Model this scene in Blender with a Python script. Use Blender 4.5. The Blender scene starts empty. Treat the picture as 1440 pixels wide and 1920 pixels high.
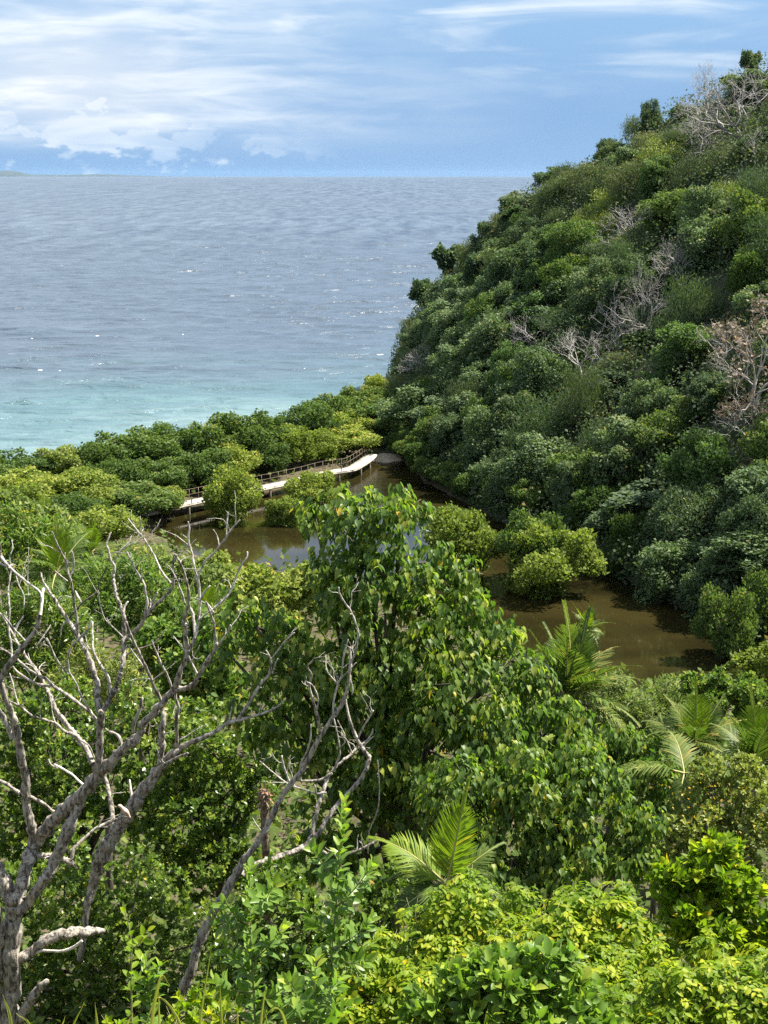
import bpy, math, random
import numpy as np
from mathutils import Matrix, Vector
R_ = math.radians
rng = np.random.default_rng(7)
random.seed(7)
scn = bpy.context.scene
COL = scn.collection

# ------------------------------------------------------------------ camera
CAMZ = 28.5
PITCH = math.atan(630 / 2800)          # horizon sits 630 photo px above the centre
FPX = 2800.0
cam = bpy.data.cameras.new('camera')
cam.sensor_fit = 'VERTICAL'; cam.sensor_height = 36.0
cam.lens = 36.0 * FPX / 1920.0
cam.clip_start = 0.1; cam.clip_end = 200000
camo = bpy.data.objects.new('camera', cam); COL.objects.link(camo)
camo.location = (0, 0, CAMZ)
camo.rotation_euler = (math.pi / 2 - PITCH, 0, 0)
scn.camera = camo

# ------------------------------------------------------------------ sun, sky, exposure
SUN_EL, SUN_AZ = R_(57), R_(72)        # azimuth from +Y (view) towards +X (right)
sun = bpy.data.lights.new('sun', 'SUN'); sun.energy = 4.4; sun.angle = R_(1.0); sun.color = (1.0, 0.93, 0.80)
suno = bpy.data.objects.new('sun', sun); COL.objects.link(suno)
sd = Vector((math.cos(SUN_EL) * math.sin(SUN_AZ), math.cos(SUN_EL) * math.cos(SUN_AZ), math.sin(SUN_EL)))
suno.rotation_euler = (-sd).to_track_quat('-Z', 'Y').to_euler()
suno.location = (60, 20, 90)
scn.view_settings.view_transform = 'Standard'
scn.view_settings.look = 'None'
scn.view_settings.gamma = 1.0
scn.view_settings.use_curve_mapping = False
scn.view_settings.exposure = 1.76
scn.cycles.use_denoising = False
scn.cycles.max_bounces = 9
scn.cycles.diffuse_bounces = 5
scn.cycles.glossy_bounces = 3
scn.cycles.transmission_bounces = 4
scn.cycles.sample_clamp_indirect = 5.0
scn.cycles.sample_clamp_direct = 1.6

class NT:
    """small node-tree writer"""
    def __init__(s, tree):
        s.t = tree; s.n = tree.nodes; s.l = tree.links
    def add(s, typ, **kw):
        nd = s.n.new(typ)
        ins = kw.pop('ins', {})
        for k, v in kw.items(): setattr(nd, k, v)
        for k, v in ins.items():
            if isinstance(v, bpy.types.NodeSocket): s.l.new(v, nd.inputs[k])
            else: nd.inputs[k].default_value = v
        return nd
    def math(s, op, a, b=0.0, clamp=False):
        nd = s.n.new('ShaderNodeMath'); nd.operation = op; nd.use_clamp = clamp
        for i, v in enumerate((a, b)):
            if isinstance(v, bpy.types.NodeSocket): s.l.new(v, nd.inputs[i])
            else: nd.inputs[i].default_value = v
        return nd.outputs[0]
    def ss(s, x, a, b, lo=0.0, hi=1.0):
        nd = s.n.new('ShaderNodeMapRange'); nd.interpolation_type = 'SMOOTHSTEP'
        s.l.new(x, nd.inputs[0])
        for i, v in zip((1, 2, 3, 4), (a, b, lo, hi)): nd.inputs[i].default_value = v
        return nd.outputs[0]
    def mix(s, f, a, b, mode='MIX'):
        nd = s.n.new('ShaderNodeMix'); nd.data_type = 'RGBA'; nd.blend_type = mode
        for k, v in ((0, f), (6, a), (7, b)):
            if isinstance(v, bpy.types.NodeSocket): s.l.new(v, nd.inputs[k])
            elif k == 0: nd.inputs[k].default_value = v
            else: nd.inputs[k].default_value = (*v, 1) if len(v) == 3 else v
        return nd.outputs[2]
    def noise(s, vec, scale, detail=3.0, rough=0.55, dist=0.0):
        nd = s.add('ShaderNodeTexNoise', ins={'Scale': scale, 'Detail': detail, 'Roughness': rough, 'Distortion': dist})
        s.l.new(vec, nd.inputs['Vector'])
        return nd.outputs['Fac']
    def scaled(s, vec, sc, off=(0, 0, 0)):
        nd = s.add('ShaderNodeMapping', ins={'Scale': sc, 'Location': off})
        s.l.new(vec, nd.inputs['Vector']); return nd.outputs[0]

w = bpy.data.worlds.new('World'); scn.world = w; w.use_nodes = True
w.node_tree.nodes.clear()
W = NT(w.node_tree)
sky = W.add('ShaderNodeTexSky', sky_type='NISHITA', sun_disc=False)
sky.sun_elevation = SUN_EL; sky.sun_rotation = SUN_AZ
sky.altitude = 30; sky.air_density = 1.0; sky.dust_density = 0.6; sky.ozone_density = 2.5
tc = W.add('ShaderNodeTexCoord').outputs['Generated']
sep = W.add('ShaderNodeSeparateXYZ'); W.l.new(tc, sep.inputs[0])
dx, dz = sep.outputs[0], sep.outputs[2]
streak = W.noise(W.scaled(tc, (1.8, 1.8, 13)), 2.6, 6, 0.52, 0.6)
fine = W.noise(W.scaled(tc, (3.5, 3.5, 24)), 4.0, 6, 0.56, 0.5)
billow = W.noise(W.scaled(tc, (12, 12, 22)), 3.2, 6, 0.55, 0.2)
broad = W.noise(W.scaled(tc, (1.0, 1.0, 4.0)), 2.0, 2, 0.5)
# veil of high cloud: thick towards the left of the view, thinning to the right
side = W.ss(W.math('ADD', dx, W.math('MULTIPLY', W.math('SUBTRACT', broad, 0.5), 0.30)), 0.08, -0.20)
# unseen cloud cover added overhead to brighten the ambient light
side = W.math('MAXIMUM', side, W.ss(dz, 0.12, 0.55, 0.0, 0.92))
low = W.ss(dz, 0.006, 0.04)
st = W.ss(W.math('ADD', W.math('MULTIPLY', streak, 0.65), W.math('MULTIPLY', fine, 0.35)), 0.36, 0.60)
veil = W.math('MULTIPLY', W.math('MULTIPLY', side, low), W.math('ADD', W.math('MULTIPLY', st, 0.34), 0.50))
wisp = W.math('MULTIPLY', W.ss(streak, 0.53, 0.74), W.math('MULTIPLY', W.ss(dz, 0.03, 0.1), 0.7))
# low heaps of cumulus near the horizon on the cloudy side
cum = W.math('MULTIPLY', W.ss(W.math('SUBTRACT', billow, W.math('MULTIPLY', W.math('ABSOLUTE', W.math('SUBTRACT', dz, 0.024)), 6.0)), 0.40, 0.52), W.math('MULTIPLY', W.ss(dx, 0.0, -0.14), 0.7))
cover = W.math('MAXIMUM', W.math('MAXIMUM', veil, wisp), cum)
cloudcol = W.mix(W.ss(W.math('ADD', W.math('MULTIPLY', fine, 0.6), W.math('MULTIPLY', streak, 0.4)), 0.36, 0.66), (3.4, 4.4, 5.7), (6.7, 7.0, 7.0))
# fixed blue mixed over the sky model, strongest at the horizon
base = W.mix(W.ss(dz, 0.0, 0.3, 0.9, 0.1), sky.outputs[0], W.mix(W.ss(dz, 0.0, 0.05), (1.45, 2.85, 4.95), (1.10, 2.40, 4.6)))
gl = W.math('SQRT', W.math('ADD', W.math('POWER', W.math('ADD', dx, .19), 2.0), W.math('POWER', W.math('MULTIPLY', W.math('SUBTRACT', dz, .06), 2.2), 2.0)))
cloudcol = W.mix(W.ss(gl, .13, .0, .0, .8), cloudcol, (7.6, 7.4, 6.9))     # thick sunlit heart of the cloud
skyc = W.mix(cover, base, cloudcol)
bg = W.add('ShaderNodeBackground'); bg.inputs[1].default_value = 0.050
W.l.new(skyc, bg.inputs[0])
wo = W.add('ShaderNodeOutputWorld'); W.l.new(bg.outputs[0], wo.inputs[0])

# ------------------------------------------------------------------ pixel rays (photo pixels -> places)
def ray(px, py):
    u = (px - 720) / FPX; v = (960 - py) / FPX
    c, s = math.cos(PITCH), math.sin(PITCH)
    return np.array((u, c + v * s, -s + v * c))
def at(px, py, d):
    r = ray(px, py); return np.array((0, 0, CAMZ)) + r * (d / r[1])
def on_level(px, py, z=0.0):
    r = ray(px, py); return np.array((0, 0, CAMZ)) + r * ((z - CAMZ) / r[2])
def project(P):
    P = np.atleast_2d(P); c, s = math.cos(PITCH), math.sin(PITCH)
    q = P - np.array((0, 0, CAMZ))
    f = q[:, 1] * c - q[:, 2] * s; up = q[:, 1] * s + q[:, 2] * c
    return np.stack([720 + FPX * q[:, 0] / f, 960 - FPX * up / f, f], 1)
def ppm(d):
    return FPX / d * 0.97

# ------------------------------------------------------------------ mesh helpers
def make_mesh(name, V, F, mats, tint=None, smooth=True, midx=None):
    V = np.asarray(V, np.float32); F = np.asarray(F, np.int32)
    me = bpy.data.meshes.new(name)
    me.vertices.add(len(V)); me.vertices.foreach_set('co', V.ravel())
    k = F.shape[1]
    me.loops.add(F.size); me.loops.foreach_set('vertex_index', F.ravel())
    me.polygons.add(len(F)); me.polygons.foreach_set('loop_start', np.arange(0, F.size, k, dtype=np.int32))
    if smooth: me.polygons.foreach_set('use_smooth', np.ones(len(F), bool))
    for m in (mats if isinstance(mats, (list, tuple)) else [mats]): me.materials.append(m)
    if midx is not None: me.polygons.foreach_set('material_index', np.asarray(midx, np.int32))
    me.update(calc_edges=True)
    if tint is not None:
        a = me.attributes.new('tint', 'FLOAT', 'FACE'); a.data.foreach_set('value', np.asarray(tint, np.float32))
    return me
def obj(name, me, parent=None, loc=None, kind=None, label=None):
    o = bpy.data.objects.new(name, me); COL.objects.link(o)
    if parent is not None: o.parent = parent
    if loc is not None: o.location = loc
    if kind: o['kind'] = kind
    if label: o['label'] = label
    return o
def thing(name, label, cat, loc=(0, 0, 0), group=None):
    o = obj(name, None, None, loc); o.empty_display_size = 0.2
    o['label'] = label; o['category'] = cat
    if group: o['group'] = group
    return o
def unit(v): return v / np.maximum(np.linalg.norm(v, axis=-1, keepdims=True), 1e-9)
def catmull(P, n):
    P = np.asarray(P, float)
    if len(P) < 3:
        t = np.linspace(0, 1, n * (len(P) - 1) + 1)[:, None]; return P[0] * (1 - t) + P[-1] * t
    Q = np.vstack([2 * P[0] - P[1], P, 2 * P[-1] - P[-2]]); out = []
    for i in range(1, len(Q) - 2):
        a, b, c, d = Q[i - 1], Q[i], Q[i + 1], Q[i + 2]
        for t in np.linspace(0, 1, n, endpoint=False):
            out.append(0.5 * (2 * b + (c - a) * t + (2 * a - 5 * b + 4 * c - d) * t * t + (3 * b - a - 3 * c + d) * t ** 3))
    out.append(P[-1]); return np.array(out)
def tube(P, rad, sides=7, rough=0.0, seed=0, cap=True, ridge=0):
    """V, F(quads) of a tapered tube along P"""
    P = np.asarray(P, float); n = len(P); rad = np.asarray(rad, float)
    T = unit(np.gradient(P, axis=0))
    ref = np.array((0.31, 0.17, 0.93)) if abs(T[0] @ np.array((0.31, 0.17, 0.93))) < 0.9 else np.array((1.0, 0, 0))
    A = unit(np.cross(T, ref)); B = np.cross(T, A)
    th = np.linspace(0, 2 * np.pi, sides, endpoint=False)
    rr = np.random.default_rng(seed + 11)
    prof = np.ones((n, sides))
    if rough:
        g = rr.normal(0, 1, (n, sides)); g = 0.5 * g + 0.3 * np.roll(g, 1, 0) + 0.2 * np.roll(g, 1, 1)
        prof += rough * g
    if ridge:
        prof += ridge * np.sin(th * 5 + rr.uniform(0, 6) + np.linspace(0, 2, n)[:, None])
    V = P[:, None] + (rad[:, None] * prof)[..., None] * (np.cos(th)[None, :, None] * A[:, None] + np.sin(th)[None, :, None] * B[:, None])
    V = V.reshape(-1, 3)
    i = np.arange(n - 1)[:, None] * sides; j = np.arange(sides)[None]; j2 = (j + 1) % sides
    F = np.stack([i + j, i + j2, i + sides + j2, i + sides + j], -1).reshape(-1, 4)
    if cap:
        V = np.vstack([V, P[-1] + T[-1] * rad[-1] * 0.7, P[0] - T[0] * rad[0] * .2])
        e = (n - 1) * sides; ap = len(V) - 2; bp = len(V) - 1
        F = np.vstack([F] + [[e + a, e + (a + 1) % sides, e + (a + 2) % sides if False else ap, ap] for a in range(0)]) if False else F
        capF = [[e + a, e + (a + 1) % sides, e + (a + 2) % sides, ap] for a in range(0, sides - 1, 2)]
        F = np.vstack([F, np.array(capF, int)])
    return V, F
def joinVF(parts):
    Vs, Fs, o = [], [], 0
    for V, F in parts:
        Vs.append(V); Fs.append(np.asarray(F) + o); o += len(V)
    return np.vstack(Vs), np.vstack(Fs)
def boxVF(c, ax, ay, az):
    c, ax, ay, az = (np.asarray(q, float) for q in (c, ax, ay, az))
    V = np.array([c + i * ax + j * ay + k * az for k in (-1, 1) for j in (-1, 1) for i in (-1, 1)])
    F = np.array([[0, 2, 3, 1], [4, 5, 7, 6], [0, 1, 5, 4], [2, 6, 7, 3], [0, 4, 6, 2], [1, 3, 7, 5]])
    return V, F

# ------------------------------------------------------------------ materials
def new_mat(name):
    m = bpy.data.materials.new(name); m.use_nodes = True; m.node_tree.nodes.clear()
    return m, NT(m.node_tree)
def leaf_mat(name, dark, mid, light, transl=0.35, rough=0.42, spec=0.35, tcol=None, objvar=0.35):
    dark, mid, light = (tuple(min(.5, q * k_) for q in c_) for c_, k_ in ((dark, 1.3), (mid, 1.22), (light, 1.08)))
    m, N = new_mat(name)
    a = N.add('ShaderNodeAttribute', attribute_name='tint').outputs['Fac']
    orr = N.add('ShaderNodeObjectInfo').outputs['Random']
    f = N.math('ADD', a, N.math('MULTIPLY', N.math('SUBTRACT', orr, 0.5), objvar), True)
    ramp = N.add('ShaderNodeValToRGB'); N.l.new(f, ramp.inputs[0])
    cr = ramp.color_ramp; cr.elements[0].position = 0.05; cr.elements[1].position = 0.90
    cr.elements[0].color = (*dark, 1); cr.elements[1].color = (*light, 1)
    e = cr.elements.new(0.55); e.color = (*mid, 1)
    e = cr.elements.new(0.99); e.color = (min(.5, light[0] * 1.7), light[1] * 1.05, light[2] * .8, 1)
    c = ramp.outputs[0]
    p = N.add('ShaderNodeBsdfPrincipled', ins={'Base Color': c, 'Roughness': rough, 'Specular IOR Level': spec})
    tcn = N.mix(1.0, c, tcol or (1.3, 1.5, 0.55), 'MULTIPLY')
    tr = N.add('ShaderNodeBsdfTranslucent'); N.l.new(tcn, tr.inputs[0])
    mx = N.add('ShaderNodeMixShader', ins={0: transl})
    N.l.new(p.outputs[0], mx.inputs[1]); N.l.new(tr.outputs[0], mx.inputs[2])
    o = N.add('ShaderNodeOutputMaterial'); N.l.new(mx.outputs[0], o.inputs[0])
    return m
def bark_mat(name, dark, light, pale, scale=14.0, pale_amt=0.5, stretch=(1, 1, .22)):
    m, N = new_mat(name)
    tc = N.add('ShaderNodeTexCoord').outputs['Object']
    a = N.noise(N.scaled(tc, stretch), scale, 5, 0.65)
    b = N.noise(tc, scale * 0.45, 4, 0.6)
    c1 = N.mix(N.ss(a, 0.40, 0.56), dark, light)
    c2 = N.mix(N.math('MULTIPLY', N.ss(b, 0.5, 0.68), pale_amt), c1, pale)
    bp = N.add('ShaderNodeBump', ins={'Strength': 1.0, 'Distance': 0.03}); N.l.new(a, bp.inputs['Height'])
    p = N.add('ShaderNodeBsdfPrincipled', ins={'Base Color': c2, 'Roughness': 0.88, 'Normal': bp.outputs[0], 'Specular IOR Level': 0.2})
    o = N.add('ShaderNodeOutputMaterial'); N.l.new(p.outputs[0], o.inputs[0])
    return m
def plain_mat(name, c1, c2, scale=3.0, rough=0.8, bump=0.3, spec=0.3):
    m, N = new_mat(name)
    tc = N.add('ShaderNodeTexCoord').outputs['Object']
    a = N.noise(tc, scale, 5, 0.6)
    bp = N.add('ShaderNodeBump', ins={'Strength': bump, 'Distance': 0.05}); N.l.new(a, bp.inputs['Height'])
    p = N.add('ShaderNodeBsdfPrincipled', ins={'Base Color': N.mix(N.ss(a, 0.35, 0.65), c1, c2), 'Roughness': rough, 'Normal': bp.outputs[0], 'Specular IOR Level': spec})
    o = N.add('ShaderNodeOutputMaterial'); N.l.new(p.outputs[0], o.inputs[0])
    return m

M = {}
M['mangrove'] = leaf_mat('mangrove_leaf', (.044, .074, .024), (.076, .118, .036), (.148, .188, .064), .34, .65, .08)
M['mangrove_lime'] = leaf_mat('mangrove_lime_leaf', (.082, .116, .026), (.155, .192, .045), (.285, .31, .085), .36, .65, .08)
M['hill'] = leaf_mat('hill_leaf', (.042, .068, .038), (.070, .104, .054), (.118, .150, .082), .28, .65, .08, objvar=.5)
M['hill_green'] = leaf_mat('hill_bright_leaf', (.048, .086, .032), (.082, .132, .046), (.15, .205, .072), .32, .65, .08)
M['hill_olive'] = leaf_mat('hill_olive_leaf', (.055, .077, .041), (.090, .114, .059), (.155, .170, .093), .27, .7, .06, objvar=.5)
M['hill_blue'] = leaf_mat('hill_grey_green_leaf', (.054, .086, .044), (.092, .135, .064), (.165, .205, .105), .25, .6, .1)
M['hill_brown'] = leaf_mat('dry_brown_leaf', (.10, .078, .062), (.155, .122, .10), (.22, .185, .155), .15, .7, .15)
M['heart'] = leaf_mat('heart_leaf', (.046, .088, .020), (.092, .150, .030), (.27, .31, .055), .46, .42, .26, objvar=.0)
M['glossy'] = leaf_mat('glossy_leaf', (.040, .075, .014), (.085, .140, .024), (.21, .26, .045), .36, .36, .38, objvar=.0)
M['lime'] = leaf_mat('lime_leaf', (.062, .118, .010), (.135, .205, .014), (.31, .345, .022), .48, .48, .2, objvar=.0)
M['sapling'] = leaf_mat('sapling_leaf', (.065, .125, .024), (.115, .195, .034), (.24, .32, .05), .42, .40, .30, objvar=.0)
M['broad'] = leaf_mat('broad_leaf', (.045, .088, .020), (.090, .150, .030), (.20, .25, .055), .38, .5, .18, objvar=.2)
M['dry'] = leaf_mat('dry_bush_leaf', (.085, .115, .03), (.155, .19, .045), (.28, .30, .075), .34, .5, .3, objvar=.2)
M['orange'] = leaf_mat('orange_leaf', (.11, .13, .03), (.21, .20, .045), (.52, .26, .02), .35, .5, .3, objvar=.0)
M['feather'] = leaf_mat('feathery_leaf', (.075, .11, .032), (.14, .18, .058), (.27, .30, .11), .38, .55, .15, objvar=.2)
M['palm'] = leaf_mat('palm_leaflet', (.045, .078, .018), (.085, .130, .03), (.19, .21, .06), .38, .48, .22, objvar=.5)
M['palm_lime'] = leaf_mat('palm_lime_leaflet', (.09, .15, .015), (.17, .24, .02), (.30, .33, .045), .44, .5, .2, objvar=.2)
M['grass'] = leaf_mat('grass_blade', (.16, .19, .04), (.28, .28, .07), (.45, .40, .14), .35, .5, .3, objvar=.4)
M['rachis'] = plain_mat('palm_rachis', (.28, .27, .09), (.36, .33, .13), 8, .6, .1)
M['undergrowth'] = leaf_mat('undergrowth_leaf', (.04, .068, .018), (.080, .115, .030), (.15, .18, .05), .32, .65, .08, objvar=.0)
M['under_hill'] = leaf_mat('hill_undergrowth_leaf', (.044, .067, .038), (.072, .099, .052), (.118, .140, .076), .26, .65, .06, objvar=.0)
M['bark_dead'] = bark_mat('dead_wood', (.085, .073, .062), (.35, .318, .278), (.56, .52, .465), 22, .75)
M['twig_dead'] = bark_mat('dead_twig', (.20, .182, .162), (.47, .44, .40), (.64, .61, .565), 26, .6)
M['bare_wood'] = bark_mat('bare_pale_wood', (.55, .50, .43), (.74, .70, .62), (.80, .76, .70), 20, .5)
M['bark_dark'] = bark_mat('dark_bark', (.035, .028, .022), (.10, .085, .070), (.20, .18, .155), 12, .4)
M['bark_grey'] = bark_mat('hill_dead_wood', (.20, .185, .175), (.36, .34, .325), (.46, .44, .425), 6, .5)
M['bark_green'] = plain_mat('green_stem', (.16, .18, .07), (.30, .29, .15), 12, .6, .2)
M['palm_trunk'] = bark_mat('palm_trunk', (.10, .085, .07), (.25, .21, .18), (.36, .32, .28), 10, .4, (.3, .3, 3))
M['soil'] = plain_mat('soil', (.045, .040, .022), (.085, .07, .04), 1.5, .95, .6)
M['hill_soil'] = plain_mat('hill_soil', (.045, .058, .030), (.075, .080, .045), .8, .95, .6)
M['sand'] = plain_mat('sand', (.42, .34, .26), (.56, .47, .37), 2.5, .95, .2)
M['concrete'] = plain_mat('pale_deck', (.36, .335, .295), (.50, .47, .42), 1.4, .85, .1)
M['rail'] = plain_mat('weathered_rail', (.13, .10, .07), (.22, .175, .13), 4, .8, .2)
M['pile'] = plain_mat('dark_pile', (.10, .085, .07), (.18, .155, .13), 3, .9, .2)
M['rock'] = plain_mat('limestone', (.16, .13, .10), (.34, .28, .22), .5, .95, .8)
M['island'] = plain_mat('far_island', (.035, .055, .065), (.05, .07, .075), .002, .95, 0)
M['foam'] = plain_mat('sea_foam', (.50, .55, .58), (.66, .70, .72), 3, .7, .5)
M['dove'] = plain_mat('dove_feather', (.42, .30, .24), (.58, .45, .38), 20, .8, .1)
M['dove_pale'] = plain_mat('dove_pale_feather', (.55, .50, .46), (.66, .62, .58), 20, .8, .1)
M['fibre'] = bark_mat('palm_fibre', (.07, .048, .032), (.19, .14, .10), (.36, .30, .23), 18, .5, (1, 1, .6))

# sea: shallow sandy reef near the shore turns deep blue further out
m, N = new_mat('sea_water')
pos = N.add('ShaderNodeNewGeometry').outputs['Position']
sp = N.add('ShaderNodeSeparateXYZ'); N.l.new(pos, sp.inputs[0])
X_, Y_ = sp.outputs[0], sp.outputs[1]
far = N.ss(Y_, 180, 2500)
patch = N.noise(N.scaled(pos, (.012, .03, 1)), 1.0, 3, .6)
shore = N.math('ADD', N.math('SUBTRACT', Y_, N.math('MULTIPLY', X_, 0.55)), N.math('MULTIPLY', N.math('SUBTRACT', patch, .5), 150))
shal = N.math('MULTIPLY', N.ss(shore, 290, 165), .72)
deepc = N.mix(far, (.072, .098, .132), (.070, .096, .132))
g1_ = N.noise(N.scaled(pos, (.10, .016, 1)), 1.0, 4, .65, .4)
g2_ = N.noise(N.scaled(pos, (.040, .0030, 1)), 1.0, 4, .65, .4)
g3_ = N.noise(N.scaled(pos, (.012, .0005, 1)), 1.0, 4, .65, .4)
far_crest_tone = N.math('ADD', N.math('ADD', N.math('MULTIPLY', N.math('SUBTRACT', g1_, .5), N.ss(Y_, 350, 900)), N.math('MULTIPLY', N.math('SUBTRACT', g2_, .5), N.ss(Y_, 900, 3000))), N.math('MULTIPLY', N.math('SUBTRACT', g3_, .5), N.ss(Y_, 3000, 9000)))
deepc = N.mix(N.ss(far_crest_tone, -.28, .28), N.mix(1.0, deepc, (.45, .5, .6), 'MULTIPLY'), N.mix(1.0, deepc, (1.55, 1.5, 1.42), 'MULTIPLY'))  # light and dark of distant wave crests painted into the sea colour
colw = N.mix(shal, deepc, (.092, .182, .200))
colw = N.mix(N.math('MULTIPLY', N.ss(shore, 200, 150), .6), colw, (.20, .275, .285))
w1 = N.noise(N.scaled(pos, (.16, .42, 1)), 1.0, 5, .62, .6)
w2 = N.noise(N.scaled(pos, (.045, .13, 1)), 1.0, 3, .5, .3)
w3 = N.noise(N.scaled(pos, (.007, .028, 1)), 1.0, 3, .6, .3)
hgt = N.math('ADD', N.math('MULTIPLY', w1, 1.0), N.math('MULTIPLY', w2, 2.2))
bp = N.add('ShaderNodeBump', ins={'Strength': 0.85, 'Distance': 1.0}); N.l.new(hgt, bp.inputs['Height'])
rough = N.math('ADD', N.ss(Y_, 150, 1500, .19, .34), N.math('MULTIPLY', w3, .10))
# shading of the wave faces painted into the water colour
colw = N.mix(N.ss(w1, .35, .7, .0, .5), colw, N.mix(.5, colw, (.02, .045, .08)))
foamn = N.noise(N.scaled(pos, (.10, .34, 1)), 1.0, 6, .7, .8)
fm = N.math('MULTIPLY', N.ss(foamn, .765, .80), N.ss(Y_, 900, 250))
colw = N.mix(fm, colw, (.75, .8, .82))
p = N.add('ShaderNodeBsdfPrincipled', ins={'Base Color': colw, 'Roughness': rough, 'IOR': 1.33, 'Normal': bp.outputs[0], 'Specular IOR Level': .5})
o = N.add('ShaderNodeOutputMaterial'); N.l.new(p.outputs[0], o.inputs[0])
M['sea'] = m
m, N = new_mat('pond_water')
pos = N.add('ShaderNodeNewGeometry').outputs['Position']
n1 = N.noise(N.scaled(pos, (.06, .12, 1)), 1.0, 4, .6, .4)
sp = N.add('ShaderNodeSeparateXYZ'); N.l.new(pos, sp.inputs[0])
rip = N.noise(N.scaled(pos, (1.6, 3.2, 1)), 1.0, 3, .6, .2)
amp = N.ss(sp.outputs[1], 124, 142, .02, .22)          # breeze ruffles the far arm
bp = N.add('ShaderNodeBump', ins={'Distance': .12}); N.l.new(rip, bp.inputs['Height']); N.l.new(amp, bp.inputs['Strength'])
p = N.add('ShaderNodeBsdfPrincipled', ins={'Base Color': N.mix(N.ss(n1, .35, .65), (.0110, .0096, .0034), (.0250, .0202, .0066)), 'Roughness': .05, 'IOR': 1.33, 'Normal': bp.outputs[0]})
o = N.add('ShaderNodeOutputMaterial'); N.l.new(p.outputs[0], o.inputs[0])
M['pond'] = m

# ------------------------------------------------------------------ terrain
POND_PX = [(285, 1000), (330, 968), (400, 948), (480, 927), (560, 911), (620, 893), (690, 868), (735, 858), (768, 872), (798, 905), (860, 938),
           (940, 978), (1030, 1012), (1130, 1046), (1240, 1080), (1340, 1135), (1450, 1200), (1570, 1270), (1600, 1330), (1440, 1335), (1320, 1310), (1200, 1310),
           (1060, 1285), (900, 1190), (780, 1110), (640, 1085), (540, 1076), (440, 1066), (350, 1036)]
POND = np.array([on_level(*q)[:2] for q in POND_PX])
COAST = np.array([(-130, 112), (-80, 122), (-48, 132), (-36, 138), (-22, 145), (-11, 154), (-4, 168), (-1.0, 185), (1.8, 203), (4.5, 218), (10, 222), (30, 206), (60, 194), (140, 185)])
LAND = np.vstack([COAST, [(400, 185), (400, -400), (-400, -400), (-400, 90)]])
def poly_sd(P, poly):
    """signed distance, negative inside"""
    P = np.atleast_2d(P); A = poly; B = np.roll(poly, -1, 0)
    d = np.full(len(P), 1e9); ins = np.zeros(len(P), bool)
    for a, b in zip(A, B):
        e = b - a; t = np.clip(((P - a) @ e) / (e @ e), 0, 1)
        d = np.minimum(d, np.linalg.norm(P - a - t[:, None] * e, axis=1))
        c = ((a[1] > P[:, 1]) != (b[1] > P[:, 1])) & (P[:, 0] < (b[0] - a[0]) * (P[:, 1] - a[1]) / (b[1] - a[1] + 1e-12) + a[0])
        ins ^= c
    return np.where(ins, -d, d)
def ground(P):
    P = np.atleast_2d(np.asarray(P, float)[..., :2])
    x, y = P[:, 0], P[:, 1]
    z = np.interp(y, [-20, -5, 0, 5, 10, 20, 30, 45, 60, 75, 84, 110, 230], [29, 27.6, 26.9, 24.4, 21.6, 15.8, 11.6, 7.2, 4.0, 1.6, .8, .6, .6])
    z = z + 0.25 * np.sin(x * .45 + 1) * np.cos(y * .37) * (z > 1.2)
    dp = poly_sd(P, POND)
    z = np.where(dp < 0, -0.9 + np.minimum(0.9, 0) , np.minimum(z, 0.12 + 0.2 * np.maximum(dp, 0) + 0.13 * dp ** 2))
    z = np.where((dp < 0) & (dp > -2), 0.12 + dp * .5, z)
    dl = poly_sd(P, LAND)
    z = np.where(dl > 0, -0.12 * dl - .05, np.minimum(z, -dl * 0.12 - .05 + .02 * dl ** 2))
    return np.maximum(z, -3)
gx = np.arange(-110, 111, 1.25); gy = np.arange(-25, 231, 1.25)
GX, GY = np.meshgrid(gx, gy)
GP = np.stack([GX.ravel(), GY.ravel()], 1)
gz = ground(GP) + rng.normal(0, .04, len(GP))
ii = np.arange(len(gy) - 1)[:, None] * len(gx) + np.arange(len(gx) - 1)[None]
GF = np.stack([ii, ii + 1, ii + 1 + len(gx), ii + len(gx)], -1).reshape(-1, 4)
obj('ground', make_mesh('ground', np.column_stack([GP, gz]), GF, M['soil']), kind='structure')
def g1(x, y): return float(ground([[x, y]])[0])

# water sheets
S = 70000.0
r2 = np.random.default_rng(12)
yr = [60.0, 110.0]
while yr[-1] < 900: yr.append(yr[-1] * 1.0033 + .12)
while yr[-1] < S: yr.append(yr[-1] * 1.05)
yr = np.array(yr); ur = np.concatenate([[-4, -2.2, -1.2, -.7], np.linspace(-.42, .42, 271), [.7, 1.2, 2.2, 4]])
UG, YG = np.meshgrid(ur, yr); XG = UG * np.maximum(YG, 110)
hz = np.zeros_like(XG); amp_all = np.clip((1500 - YG) / 900, 0, 1) * (np.abs(UG) < .5)
for k in range(26):
    wl = 2.2 * 1.115 ** k * r2.uniform(.9, 1.1); th = r2.normal(-1.35, .42); kx, ky = math.cos(th) * 2 * np.pi / wl, math.sin(th) * 2 * np.pi / wl
    ph = kx * XG + ky * YG + r2.uniform(0, 6.28) + .9 * np.sin(XG * .021 * r2.uniform(.5, 1.5) + YG * .017 + k)
    env = .55 + .45 * np.sin(XG * r2.uniform(.01, .06) + YG * r2.uniform(.01, .06) + k * 1.7)
    hz += min(.013 * wl, .10) * env * (1 - 2 * np.abs(np.sin(ph / 2)) ** .8) * np.clip(wl * 900 / YG ** 1.05, 0, 1)
hz *= amp_all * 1.7
V = np.stack([XG, YG, np.clip(hz, -.9, .9)], -1).reshape(-1, 3)
nu = len(ur); ii = np.arange(len(yr) - 1)[:, None] * nu + np.arange(nu - 1)[None]
F = np.stack([ii, ii + 1, ii + 1 + nu, ii + nu], -1).reshape(-1, 4)
obj('sea', make_mesh('sea', V, F, M['sea']), kind='structure')
cx, cy = POND.mean(0)
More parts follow.
